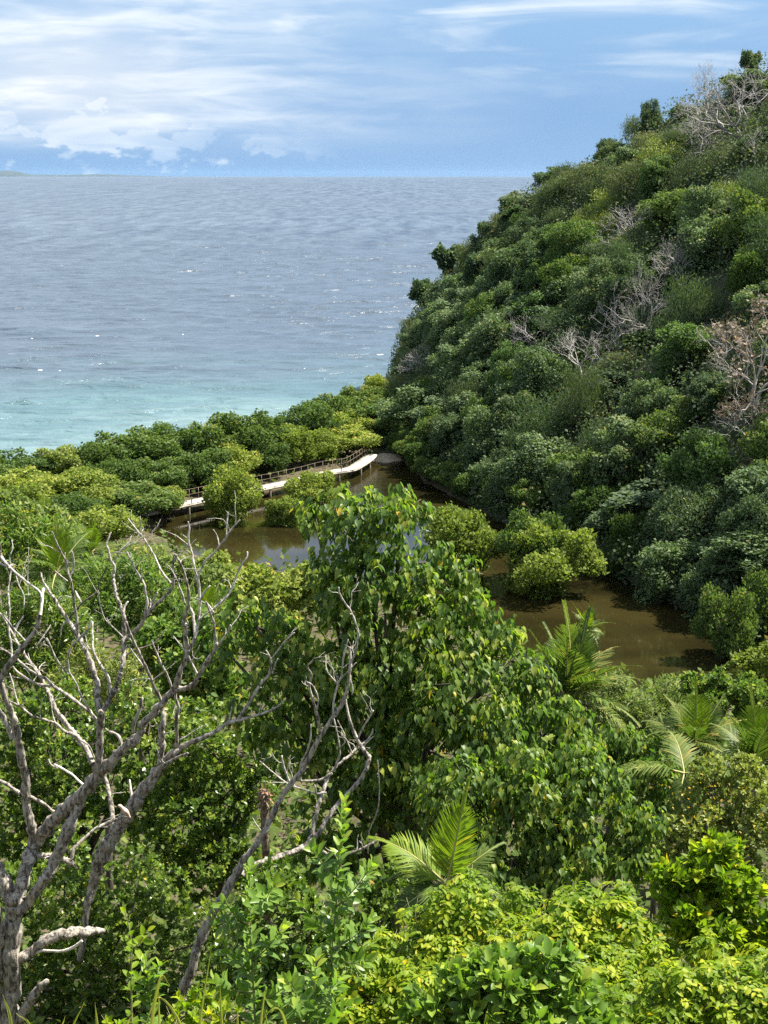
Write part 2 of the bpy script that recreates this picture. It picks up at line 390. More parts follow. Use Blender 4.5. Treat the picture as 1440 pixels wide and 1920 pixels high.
pv = [(*q, .06) for q in POND + 1.2 * unit(POND - [cx, cy])]
me = bpy.data.meshes.new('pond'); me.from_pydata(pv, [], [list(range(len(pv)))]); me.materials.append(M['pond'])
obj('pond', me, kind='structure')

# headland: a ruled slope from the pond bank up to the ridge, dropping to the sea behind
SIL = [(768, 680, 221), (778, 606, 217), (822, 532, 213), (862, 486, 208), (930, 410, 203), (1000, 335, 197), (1080, 292, 193), (1180, 248, 188), (1290, 170, 183), (1440, 105, 176), (1700, 20, 168), (2100, -60, 150)]
TREE_UP = [1.0, 1.8, 3, 3.2, 3, 3, 2.4, 2.2, 2.4, 2.6, 3, 3]
CREST = np.array([at(*s) - np.array((0, 0, t)) for s, t in zip(SIL, TREE_UP)])
FOOT = np.array([(3.2, 221.5, -.9), (2.8, 213, -.5), (2.4, 204, -.3), (2.0, 190, 0), (1.8, 174, .1), (2.6, 158, .1), (4.6, 143, .1), (9, 125, .1), (16, 108, .1), (22.5, 90, .1), (28, 72, .6), (36, 50, 5.0)])
NT_, NS_ = 96, 40
tt = np.linspace(0, len(FOOT) - 1, NT_)
def cinterp(P, t):
    Q = catmull(P, 16); k = np.clip(t * 16, 0, len(Q) - 1.001); i = k.astype(int); f = (k - i)[:, None]
    return Q[i] * (1 - f) + Q[i + 1] * f
def bumps(x, y):
    return 0.55 * np.sin(x * .33 + y * .21) + 0.45 * np.sin(x * .19 - y * .37 + 1.3) + .35 * np.sin(x * .61 + y * .47 + 2)
def hill_pt(t, s):
    """t along the hill (0 sea tip .. 11 near right), s up the slope (0 foot .. 1 crest .. 1.6 far foot)"""
    t = np.atleast_1d(np.asarray(t, float)); s = np.atleast_1d(np.asarray(s, float))
    f, c = cinterp(FOOT, t), cinterp(CREST, t)
    steep = np.clip(1 - t / 4, 0, 1)
    sz = np.clip(s, 0, 1); zz = (1 - steep) * (sz * 1.08 - .08 * sz ** 2) + steep * np.sin(sz * np.pi / 2) ** .8
    P = f + (c - f) * s[:, None]
    back = np.clip(s - 1, 0, None)
    dirb = unit((c - f) * np.array((1, 1, 0)))
    P = np.where((s > 1)[:, None], c + dirb * (back * 60)[:, None], P)
    z = f[:, 2] + (c[:, 2] - f[:, 2]) * zz
    z = np.where(s > 1, c[:, 2] - back * 1.9 * (c[:, 2] + 4), z)
    P[:, 2] = z + bumps(P[:, 0], P[:, 1]) * np.clip(np.minimum(s * 4, 1), 0, 1) * np.where(t < 3, .4, 1)
    return P
ss_ = np.concatenate([np.linspace(-.05, 1, 34), np.linspace(1.04, 1.6, 8)])
TT, SSg = np.meshgrid(tt, ss_)
HV = hill_pt(TT.ravel(), SSg.ravel())
HV[SSg.ravel() < 0, 2] = -1.0
ii = np.arange(len(ss_) - 1)[:, None] * NT_ + np.arange(NT_ - 1)[None]
HF = np.stack([ii, ii + 1, ii + 1 + NT_, ii + NT_], -1).reshape(-1, 4)
obj('hill', make_mesh('hill', HV, HF, M['hill_soil']), kind='structure')

# far islands on the horizon, low and blue in the distance
for nm, x0, x1, d, hgt_, sd_ in (('island_hills', -90, 110, 62000, 260, 3), ('island_hills', -10, 330, 64000, 110, 5)):
    r2 = np.random.default_rng(sd_)
    xs = np.linspace(x0, x1, 60); prof = np.sin(np.linspace(0, np.pi, 60)) ** .7
    nz = sum(r2.uniform(-1, 1) * np.sin(np.linspace(0, np.pi * k, 60) + r2.uniform(0, 6)) / k ** .7 for k in range(2, 9))
    h = np.maximum(5, hgt_ * prof * (0.75 + .28 * nz))
    V = []; F = []
    for i, x in enumerate(xs):
        X = (x - 720) / FPX * d
        V += [(X, d - 900, -5), (X, d - 300, h[i] * .55), (X, d, h[i]), (X, d + 1200, -5)]
    for i in range(59):
        for k in range(3): F.append((4 * i + k, 4 * i + 4 + k, 4 * i + 5 + k, 4 * i + 1 + k))
    obj(nm, make_mesh(nm, V, F, M['island']), kind='structure')

# white water on the sea: one patch per breaking crest, all one drift of foam
fv = []; ff = []
for px, py, wm in [(75, 693, 1.3), (112, 694, .6), (182, 629, 1.2), (343, 626, .6), (712, 664, 2.0), (60, 634, .5)]:
    c = on_level(px, py, .25); k = len(fv); n = 12; r2 = np.random.default_rng(px)
    top = np.linspace(-1, 1, n); hh = (1 - top ** 2) * r2.uniform(.0, 1.2, n) * .4; wm = wm * .6
    for i in range(n):
        bx_ = c[0] + top[i] * wm * .5; yy = c[1] + .35 * wm * np.sin(top[i] * 2) * .5
        fv += [(bx_, yy - .2 * hh[i], .12), (bx_, yy, .2 + .16 * hh[i]), (bx_, yy + .3 * hh[i], .14)]
    for i in range(n - 1):
        for q in (0, 1): ff.append((k + 3 * i + q, k + 3 * i + 3 + q, k + 3 * i + 4 + q, k + 3 * i + 1 + q))
o = obj('sea_foam', make_mesh('sea_foam', fv, ff, M['foam']), kind='stuff', label='white foam of breaking crests scattered on the sea'); o['category'] = 'foam'

# ------------------------------------------------------------------ leaves
T_DIAMOND = (np.array([(0, 0, 0), (.36, .5, .07), (0, 1, -.08), (-.36, .5, .07)]), np.array([(0, 1, 2, 3)]))
T_OVAL4 = (np.array([(0, 0, 0), (0, .55, -.02), (0, 1, -.10), (-.27, .42, .06), (.27, .42, .06), (-.21, .78, .02), (.21, .78, .02)]),
           np.array([(0, 1, 5, 3), (0, 4, 6, 1), (1, 2, 5, 5), (1, 6, 2, 2)])[:2])
T_OVAL4 = (np.array([(0, 0, 0), (.25, .38, .06), (.23, .74, .03), (0, 1, -.10), (-.23, .74, .03), (-.25, .38, .06), (0, .5, -.02)]),
           np.array([(0, 1, 2, 6), (6, 2, 3, 4), (0, 6, 4, 5)]))
T_OVAL = (np.array([(0, 0, 0), (0, .36, 0), (0, .72, -.02), (0, 1, -.09), (-.20, .24, .06), (-.26, .52, .10), (-.17, .80, .03), (.20, .24, .06), (.26, .52, .10), (.17, .80, .03)]),
          np.array([(0, 1, 5, 4), (1, 2, 6, 5), (2, 3, 6, 6), (0, 7, 8, 1), (1, 8, 9, 2), (2, 9, 3, 3)]))
def tri_fix(T):
    V, F = T; out = []
    for f in F:
        if len(set(f.tolist())) == 4: out += [(f[0], f[1], f[2]), (f[0], f[2], f[3])]
        else:
            u = list(dict.fromkeys(f.tolist())); out.append(tuple(u))
    return V, np.array(out)
T_OVAL = tri_fix(T_OVAL)
T_HEART = tri_fix((np.array([(0, .06, 0), (0, .42, -.02), (0, .75, -.06), (0, 1.1, -.22), (-.19, -.06, .04), (-.34, .16, .09), (-.31, .45, .10), (-.15, .78, .02), (.19, -.06, .04), (.34, .16, .09), (.31, .45, .10), (.15, .78, .02)]),
                   np.array([(0, 1, 5, 4), (1, 6, 5, 5), (1, 2, 7, 6), (2, 3, 7, 7), (0, 8, 9, 1), (1, 9, 10, 10), (1, 10, 11, 2), (2, 11, 3, 3)])))
T_LANCE = (np.array([(0, 0, 0), (.10, .35, .03), (.08, .7, 0), (0, 1, -.16), (-.08, .7, 0), (-.10, .35, .03)]), np.array([(0, 1, 4, 5), (1, 2, 3, 4)]))
T_NEEDLE = (np.array([(-.03, 0, 0), (.03, 0, 0), (.02, 1, -.1), (-.02, 1, -.1)]), np.array([(0, 1, 2, 3)]))
def frames(D, Nn):
    Y = unit(D); X = unit(np.cross(Y, Nn)); Z = np.cross(X, Y); return X, Y, Z
def leaf_VF(T, P, D, Nn, sc, wid=None):
    X, Y, Z = frames(D, Nn); V, F = T
    n, k = len(P), len(V)
    wx = sc if wid is None else sc * wid
    W_ = P[:, None] + V[None, :, 0, None] * X[:, None] * wx[:, None, None] + V[None, :, 1, None] * Y[:, None] * sc[:, None, None] + V[None, :, 2, None] * Z[:, None] * sc[:, None, None]
    FF = F[None] + (np.arange(n) * k)[:, None, None]
    return W_.reshape(-1, 3), FF.reshape(-1, F.shape[1])
def rnd_dir(n, r): return unit(r.normal(0, 1, (n, 3)))
UP = np.array((0, 0, 1.0))

def sublobes(C, Rr, r, per=10, rel=(.34, .5), push=.62):
    cs, rs = [], []
    for c, R0 in zip(C, Rr):
        d = rnd_dir(per, r); d[:, 2] = d[:, 2] * .9 + .12; d = unit(d)
        cs.append(c + d * R0 * push * r.uniform(.8, 1.15, (per, 1))); rs.append(R0 * r.uniform(*rel, per))
    return np.vstack(cs), np.concatenate(rs)
def lobe_surface(C, Rr, n, r, zsq=1.0, slack=.86):
    """points and outward normals spread over the union of lobes"""
    pr = Rr ** 2 / np.sum(Rr ** 2)
    out_p, out_n, got = [], [], 0
    for _ in range(6):
        k = r.choice(len(C), int((n - got) * 2.2) + 50, p=pr)
        d = rnd_dir(len(k), r)
        p = C[k] + d * (Rr[k] * r.uniform(.82, 1.10, len(k)))[:, None] * np.array((1, 1, zsq))
        keep = np.ones(len(k), bool)
        for a in range(0, len(C), 64):
            dd = np.linalg.norm((p[:, None] - C[None, a:a + 64]) / np.array((1, 1, zsq)), axis=2) / Rr[None, a:a + 64]
            ins = (dd < slack); idx = np.arange(a, min(a + 64, len(C)))
            ins &= idx[None] != k[:, None]
            keep &= ~ins.any(1)
        out_p.append(p[keep]); out_n.append(d[keep]); got += keep.sum()
        if got >= n: break
    return np.vstack(out_p)[:n], np.vstack(out_n)[:n]

# ------------------------------------------------------------------ distant tree prototypes (unit height, about unit width)
def crown_proto(name, seed, mat, nl=14, per=9, nleaf=8500, leaf=.034, zlo=.18, flat=1.0, T=T_DIAMOND, upright=.3, loose=0.0, lr=(.17, .27), topheavy=0.0, wide=.36):
    r = np.random.default_rng(seed)
    C = []
    for i in range(nl):
        a = i * 2.399 + r.uniform(-.4, .4); h = r.uniform(0, 1) ** (.8)
        rad = wide * math.sqrt(max(.05, 1 - (h - .35 + topheavy) ** 2 * 1.25)) * r.uniform(.35, 1.0)
        C.append((math.cos(a) * rad, math.sin(a) * rad, zlo + .1 + (0.86 - zlo - .1) * h))
    C = np.array(C); Rr = r.uniform(*lr, nl) * np.where(C[:, 2] > .7, .82, 1)
    C2, R2 = sublobes(C, Rr, r, per)
    P, D = lobe_surface(C2, R2, nleaf, r, flat)
    sel = P[:, 2] > .03; P, D = P[sel], D[sel]
    n = len(P)
    P = P + r.normal(0, .017 + loose, (n, 3))
    Nn = unit(D * .7 + UP * .35 + r.normal(0, .5, (n, 3)))
    L = unit(np.cross(Nn, rnd_dir(n, r)) + UP * upright + D * .25)
    sc = leaf * r.uniform(.7, 1.35, n)
    V, F = leaf_VF(T, P, L, Nn, sc)
    # leaves on the upper side of each clump are paler, with random spread
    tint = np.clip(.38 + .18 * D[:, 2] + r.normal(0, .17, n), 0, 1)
    me = make_mesh(name, V, F, mat, np.repeat(tint, len(T[1])), smooth=False)
    return me, C, Rr
def trunk_proto(name, seed, C, mat, r0=.03, n=6, roots=False):
    r = np.random.default_rng(seed); parts = []
    top = np.array((r.uniform(-.05, .05), r.uniform(-.05, .05), .42))
    P = catmull([(0, 0, -.06), (r.uniform(-.03, .03), r.uniform(-.03, .03), .15), top], 4)
    parts.append(tube(P, np.linspace(r0, r0 * .6, len(P)), 6, .06, seed))
    for k in r.choice(len(C), min(n, len(C)), replace=False):
        c = C[k]; s = P[r.integers(3, len(P))]
        Q = catmull([s, (s + c) / 2 + r.normal(0, .03, 3), c], 3)
        parts.append(tube(Q, np.linspace(r0 * .5, r0 * .12, len(Q)), 5, .05, seed + k))
    if roots:
        for k in range(9):
            a = k * .698 + r.uniform(-.2, .2); e = np.array((math.cos(a), math.sin(a), 0)) * r.uniform(.10, .22)
            Q = catmull([(0, 0, .12), e * .6 + UP * .10, e + UP * -.05], 3)
            parts.append(tube(Q, np.linspace(r0 * .35, r0 * .18, len(Q)), 4, 0, seed))
    V, F = joinVF(parts)
    return make_mesh(name, V, F, mat)
def bare_proto(name, seed, mat, levels=4, spread=.8, r0=.03, flatten=1.0):
    r = np.random.default_rng(seed); parts = []
    def grow(p, d, L, rad, lev):
        mid = p + d * L * .5 + r.normal(0, L * .07, 3); e = p + d * L + r.normal(0, L * .06, 3)
        Q = catmull([p, mid, e], 2)
        parts.append(tube(Q, np.linspace(rad, rad * .62, len(Q)), 5 if lev < 2 else 4, .04, seed))
        if lev >= levels: return
        for k in range(r.integers(2, 4) if lev else 4):
            nd = unit(d + rnd_dir(1, r)[0] * spread * (1 if lev else .9) + UP * .12)
            grow(e if k < 2 else (mid + e) / 2, nd, L * r.uniform(.6, .86), rad * .6, lev + 1)
    for q in range(5):
        a_ = q * 1.257 + r.uniform(-.3, .3); sp_ = r.uniform(.25, 1.0)
        grow(np.array((0, 0, -.05)), unit(np.array((math.cos(a_) * sp_ - .25, math.sin(a_) * sp_, 1.0))), .26, r0 * r.uniform(.6, 1), 1)
    V, F = joinVF(parts)
    V = V / np.array((1, 1, V[:, 2].max())); rr_ = np.abs(V[:, :2]).max(); V[:, :2] /= rr_ * 2 * .95
    return make_mesh(name, V, F, mat)

PROTO = {}
PROTO['mangrove'] = []
for k in range(6):
    me, C, Rr = crown_proto('mangrove_crown', 100 + k, M['mangrove'], nl=26, per=7, nleaf=9500, leaf=.036, zlo=.08 + .05 * (k % 3), upright=.8, lr=(.08, .2), flat=1.3)
    PROTO['mangrove'].append((me, trunk_proto('mangrove_trunk', 100 + k, C, M['bark_dark'], .022, 7, True)))
PROTO['hill'] = []
for k in range(6):
    me, C, Rr = crown_proto('hill_tree_crown', 200 + k, M['hill'], nl=28, per=7, nleaf=11000, leaf=.036, zlo=.0, upright=.25, lr=(.07, .22), flat=1.1, wide=.44)
    PROTO['hill'].append((me, trunk_proto('hill_tree_trunk', 200 + k, C, M['bark_dark'], .03, 6)))
PROTO['scrub'] = []
for k in range(4):
    me, C, Rr = crown_proto('scrub_crown', 300 + k, M['hill_olive'], nl=16, per=6, nleaf=6500, leaf=.05, zlo=.05, upright=1.1, loose=.035, T=T_LANCE, lr=(.15, .25))
    PROTO['scrub'].append((me, trunk_proto('scrub_stem', 300 + k, C, M['bark_grey'], .018, 9)))
PROTO['loose'] = []
for k in range(3):
    me, C, Rr = crown_proto('loose_tree_crown', 350 + k, M['hill'], nl=9, per=6, nleaf=3200, leaf=.06, zlo=.35, upright=.1, lr=(.11, .18))
    PROTO['loose'].append((me, trunk_proto('loose_tree_trunk', 350 + k, C, M['bark_dark'], .03, 9)))
PROTO['bare'] = [(None, bare_proto('bare_branches', 400 + k, M['bark_grey'], 6, .95, .017)) for k in range(4)]
def brown_crown(seed):
    r = np.random.default_rng(seed); me = PROTO['bare'][seed % 4][1]
    co = np.empty(len(me.vertices) * 3, np.float32); me.vertices.foreach_get('co', co); co = co.reshape(-1, 3)
    co = co[co[:, 2] > .5]; k = r.integers(0, len(co), 1500); P = co[k] + r.normal(0, .014, (1500, 3))
    D = rnd_dir(1500, r); V, F = leaf_VF(T_DIAMOND, P, D, rnd_dir(1500, r), .027 * r.uniform(.5, 1.3, 1500))
    return make_mesh('brown_crown', V, F, M['hill_brown'], r.uniform(0, 1, 1500), False)

def plant(kind, k, name, label, cat, base, h, wd, rz, mat=None, group=None, wd2=None, tilt=(0, 0), crown=None, tint_bark=None):
    t = thing(name, label, cat, tuple(base), group)
    cm, tm = PROTO[kind][k % len(PROTO[kind])]
    cm = crown or cm
    for nm, me in (('crown', cm), ('trunk', tm)):
        if me is None: continue
        o = obj(nm, me, t); o.scale = (wd, wd2 or wd, h); o.rotation_euler = (tilt[0], tilt[1], rz)
        if nm == 'crown' and mat is not None and crown is None:
            o.material_slots[0].link = 'OBJECT'; o.material_slots[0].material = mat
    return t
def plant_px(kind, k, name, label, cat, px, ytop, d, wpx, mat=None, group=None, sink=0.0, minh=.8):
    top = at(px, ytop, d); b = g1(top[0], d)
    # stand on the headland where that is the higher ground
    h = max(minh, (top[2] - b)) / .98
    return plant(kind, k, name, label, cat, (top[0], d, b - sink), h + sink, wpx / ppm(d) * 1.16, rng.uniform(0, 6.28), mat, group)

# ---- mangroves and shore trees: photo x, y of the top, distance, width in photo px, look, label
LIME, MAN, HG, HB, HO = M['mangrove_lime'], M['mangrove'], M['hill_green'], M['hill_blue'], M['hill_olive']
SHORE = [
 # belt along the sea, from the photo's left edge to the headland
 (-60, 850, 127, 150, MAN, 'olive mangrove cut by the left edge, beside the turquoise shallows'),
 (35, 846, 129, 140, MAN, 'low dark mangrove on the shore nearest the left edge'),
 (118, 836, 131, 95, M['dry'], 'dry brownish mangrove at the water line, first beside the pale gap'),
 (170, 830, 132, 90, MAN, 'small dark mangrove right of the dry brownish one on the shore'),
 (245, 806, 134, 150, MAN, 'broad dark mangrove rising highest left of the belt behind the pond'),
 (330, 797, 137, 130, MAN, 'dark green mangrove behind the left end of the boardwalk belt'),
 (395, 786, 139, 110, MAN, 'dark mangrove in the shore belt, fourth crown left of the dry twiggy one'),
 (455, 776, 141, 125, MAN, 'tall dark mangrove with a domed top in the middle of the shore belt'),
 (507, 782, 143, 90, MAN, 'narrow dark mangrove beside the dry twiggy bush on the shore'),
 (540, 792, 147, 60, M['dry'], 'pale dry twiggy bush between the mangroves at the sea edge'),
 (575, 758, 151, 105, MAN, 'dark mangrove right of the dry twiggy bush along the shore'),
 (632, 738, 160, 110, MAN, 'dark mangrove third from the cliff along the sea'),
 (680, 724, 170, 95, MAN, 'dark mangrove second from the cliff along the sea'),
 (706, 702, 182, 60, LIME, 'small yellowish mangrove at the foot of the cliff by the sea'),
 (735, 735, 172, 80, MAN, 'dark tree squeezed between the shore belt and the cliff foot'),
 # second row, between belt and boardwalk
 (60, 880, 120, 150, LIME, 'light green mangrove thicket second row at the left edge'),
 (-20, 870, 121, 120, MAN, 'mangrove half out of the photo behind the light thicket'),
 (165, 880, 122, 130, LIME, 'yellow-tipped mangrove left of the big dark round one'),
 (215, 862, 127, 100, MAN, 'dark mangrove behind the yellow-tipped one left of the pond'),
 (300, 858, 130, 110, MAN, 'dark mangrove above the left end of the boardwalk'),
 (375, 842, 133, 110, MAN, 'mid green mangrove directly above the boardwalk left stretch'),
 (440, 838, 136, 100, LIME, 'light green mangrove leaning over the boardwalk middle'),
 (400, 868, 132, 70, MAN, 'small dark mangrove tight behind the boardwalk railing'),
 (500, 826, 139, 80, MAN, 'dark mangrove behind the boardwalk railing, just left of two yellowish crowns'),
 (550, 802, 143, 90, LIME, 'yellowish round mangrove, left one of the pair behind the boardwalk bend'),
 (605, 806, 146, 70, LIME, 'small yellowish mangrove, middle one behind the boardwalk bend'),
 (650, 798, 150, 110, LIME, 'broad yellowish mangrove behind the boardwalk bend'),
 (640, 770, 156, 90, LIME, 'pale green mangrove peeping over the broad yellowish one'),
 (700, 792, 156, 60, MAN, 'dark narrow mangrove at the far end of the boardwalk'),
 (748, 790, 163, 75, MAN, 'dark mangrove over the shady head of the pond'),
 # third row left, near side of the pond head
 (255, 908, 121, 150, MAN, 'big dark round mangrove on the left bank of the pond'),
 (312, 912, 124, 70, LIME, 'light green mangrove overhanging the left end of the boardwalk'),
 (130, 925, 113, 120, MAN, 'olive mangrove behind the small ragged palm'),
 (190, 950, 109, 120, LIME, 'bright topped mangrove over the left meadow of shrubs'),
 (20, 905, 113, 130, LIME, 'light mangrove at the left edge above the leafy shrubs'),
 (85, 950, 106, 110, MAN, 'olive mangrove at the left, just above the pair of palms'),
 # standing in the pond
 (437, 880, 123, 122, LIME, 'yellow-green mangrove island in front of the boardwalk, left of the two smaller ones'),
 (580, 882, 130, 104, LIME, 'small round mangrove island touching the boardwalk bend'),
 (537, 932, 122, 85, LIME, 'low mangrove island in the pond beside the white sky reflection'),
 (868, 950, 106, 150, LIME, 'yellow-green mangrove half hidden by the big heart-leaved tree'),
 (1005, 958, 103, 150, MAN, 'dull green mangrove behind the brightest pond island'),
 (1045, 985, 100.5, 190, LIME, 'brightest yellow-green mangrove island in the middle of the pond'),
 (1362, 1098, 86, 128, MAN, 'round olive mangrove standing alone in the pond by the right bank'),
 (1445, 1075, 88, 120, MAN, 'olive mangrove at the right edge behind the lone round one'),
]
for i, (px, yt, d, wpx, mat, lab) in enumerate(SHORE):
    plant_px('mangrove', i * 5 + i // 6, 'mangrove', lab, 'mangrove', px, yt, d, wpx * (1.18 if i < 36 else 1.0), mat, sink=.1, minh=1.5)

# ---- big trees along the hill foot on the right bank
BANK = [
 (775, 790, 152, 100, MAN, 'mangrove', 'dark mangrove at the shadowed pond head under the cliff'),
 (835, 775, 146, 120, MAN, 'mangrove', 'dark bank mangrove, first right of the shadowed pond head'),
 (905, 820, 137, 130, MAN, 'mangrove', 'mid green bank mangrove leaning over the narrow arm of the pond'),
 (990, 800, 131, 150, HB, 'hill', 'grey-green bank tree with a smooth domed crown'),
 (935, 870, 129, 120, HB, 'hill', 'grey-green low bank tree below the smooth domed one'),
 (1085, 840, 121, 170, MAN, 'mangrove', 'large olive bank mangrove with twin domes'),
 (1000, 905, 121, 110, MAN, 'mangrove', 'small olive bank mangrove below the smooth domed tree'),
 (1185, 862, 114, 130, MAN, 'mangrove', 'olive bank mangrove with a tall knobbly crown'),
 (1130, 905, 112, 130, MAN, 'mangrove', 'dark olive bank mangrove in front of the twin domed one'),
 (1275, 930, 106, 150, HB, 'hill', 'grey-green bank tree right of the tall knobbly mangrove'),
 (1185, 965, 106, 110, MAN, 'mangrove', 'dark bank mangrove right behind the brightest pond island'),
 (1400, 812, 112, 200, HG, 'hill', 'vivid green domed bank tree at the right edge'),
 (1345, 905, 103, 130, HB, 'hill', 'grey-green bank tree below the vivid green domed one'),
 (1265, 1010, 99, 150, HB, 'hill', 'grey-green bank tree dipping branches into the brown pond'),
 (1400, 985, 97, 150, HB, 'hill', 'grey-green bank tree above the lone round mangrove'),
 (1340, 1040, 95, 110, HB, 'hill', 'low grey-green bank bush left of the lone round mangrove'),
 (1470, 930, 100, 120, M['hill'], 'hill', 'dark bank tree cut by the right edge'),
]
for i, (px, yt, d, wpx, mat, kind, lab) in enumerate(BANK):
    plant_px(kind, i * 7 + 2, 'mangrove' if kind == 'mangrove' else 'bank_tree', lab, 'mangrove' if kind == 'mangrove' else 'tree', px, yt, d, wpx, mat, sink=.2, minh=4.0)

# ---- low mangroves at the water's edge under the right bank
bq = catmull(np.column_stack([POND[7:18], np.zeros(11)]), 12)
bl = np.concatenate([[0], np.cumsum(np.linalg.norm(np.diff(bq, axis=0), axis=1))])
for i, a in enumerate(np.arange(1.5, bl[-1], 3.1)):
    q = np.array([np.interp(a, bl, bq[:, k]) for k in range(2)]) + rng.uniform(-.5, .5, 2) + np.array((.5, .5))
    if project([[q[0], q[1], 1]])[0][0] > 1500: continue
    plant('mangrove', i * 3 + 1, 'mangrove', 'low mangrove, %s from the shadowed pond head along the right waterline' % ['first', 'second', 'third', 'fourth', 'fifth', 'sixth', 'seventh', 'eighth', 'ninth', 'tenth', 'eleventh', 'twelfth', 'thirteenth', 'fourteenth', 'fifteenth', 'sixteenth', 'seventeenth', 'eighteenth', 'nineteenth', 'twentieth', 'twenty-first', 'twenty-second', 'twenty-third', 'twenty-fourth', 'twenty-fifth', 'twenty-sixth', 'twenty-seventh', 'twenty-eighth'][i], 'mangrove',
          (q[0], q[1], -.1), rng.uniform(2.2, 4.2), rng.uniform(3.6, 5.0), rng.uniform(0, 6.28), MAN, 'mangroves along the right waterline')

# ---- leafless and special trees on the slope
def hill_base(px, py):
    """where the sight line through a photo pixel meets the slope"""
    g = hill_grid; q = g['prj']; m_ = (q[:, 0] - px) ** 2 + (q[:, 1] - py) ** 2
    cand = np.where(m_ < m_.min() + 120)[0]
    return g['P'][cand[np.argmin(q[cand, 2])]]
tg, sg = np.meshgrid(np.linspace(0, 11, 260), np.linspace(.02, 1.0, 140))
HP = hill_pt(tg.ravel(), sg.ravel()); hill_grid = {'P': HP, 'prj': project(HP)}
SPECIAL = []; COVERED = []
BARE = [ # base px, height px, width px, kind, label
 (1385, 250, 130, 190, 'bare', 'large leafless grey tree near the hilltop at the right edge'),
 (1330, 240, 95, 120, 'bare', 'leafless grey tree leaning left below the hilltop'),
 (1298, 285, 60, 100, 'bare', 'small pale leafless bush under the leafless hilltop trees'),
 (1405, 300, 60, 60, 'bare', 'leafless pale shrub at the right edge under the hilltop'),
 (1185, 470, 65, 110, 'bare', 'pinkish grey leafless bush high in the middle of the slope'),
 (1272, 540, 75, 80, 'bare', 'tan leafless bush in the middle of the slope, right of the pinkish one'),
 (1190, 650, 110, 110, 'bare', 'tall leafless grey tree in the middle of the hillside, right of its leaning twin'),
 (1150, 650, 90, 100, 'bare', 'leafless grey tree leaning left in the middle of the hillside'),
 (1085, 720, 85, 110, 'bare', 'spreading leafless grey tree lowest of the grey cluster on the slope'),
 (1008, 665, 65, 80, 'bare', 'leafless dim grey tree left of the grey cluster on the slope'),
 (800, 705, 55, 80, 'bare', 'small reddish grey leafless bush near the cliff foot'),
 (1405, 790, 170, 190, 'brown', 'large brown withered tree clinging to dead leaves at the right edge'),
 (1340, 720, 90, 110, 'brown', 'brown withered tree left of the larger withered one'),
 (1385, 850, 70, 110, 'brown', 'low brown withered branches under the large withered tree'),
 (1305, 150, 55, 40, 'bare', 'thin leafless tree standing against the sky on the ridge'),
]
for i, (px, py, hp, wp, kd, lab) in enumerate(BARE):
    b = hill_base(px, py); d = b[1]; h = hp / ppm(d) * 1.1; wm = wp / ppm(d)
    plant('bare', i, 'bare_tree' if kd == 'bare' else 'withered_tree', lab, 'dead tree', b + np.array((0, -.8, .2 if i < 4 else 1.0)), h * (.95 if i < 4 else 1.15), wm * (1.2 if i < 4 else 1.5), i * 1.3, tilt=(random.uniform(-.1, .1), -.35), crown=brown_crown(i) if kd == 'brown' else None)
    SPECIAL.append((b, wm * .22)); COVERED.append((px, py, wp))
GREENS = [
 (1290, 690, 85, 130, HG, 'hill', 'bright yellow-green tree in the middle of the dark hillside'),
 (1240, 730, 50, 90, HG, 'hill', 'smaller bright green tree left below the bright yellow-green one'),
 (1205, 246, 60, 46, M['hill'], 'hill', 'round dark tree standing alone on the ridge against the sky'),
 (1395, 138, 62, 50, M['hill'], 'loose', 'ragged dark tree topping the ridge near the right edge'),
 (1345, 155, 32, 50, M['hill'], 'loose', 'ragged low dark tree on the ridge left of the topmost one'),
 (835, 548, 85, 100, M['hill'], 'loose', 'ragged dark tree jutting over the sea from the cliff top'),
 (782, 592, 80, 80, M['hill'], 'loose', 'second ragged dark tree below it on the cliff edge'),
 (1035, 350, 42, 90, M['hill'], 'hill', 'dark bushy tree where the ridge meets the sea horizon'),
]
for i, (px, py, hp, wp, mat, kd, lab) in enumerate(GREENS):
    b = hill_base(px, py); d = b[1]; h = hp / ppm(d) * 1.15; wm = wp / ppm(d)
    plant(kd, i, 'hill_tree', lab, 'tree', b - np.array((0, 0, .2)), h, wm, i * 2.1, mat)
    SPECIAL.append((b, wm * .75))

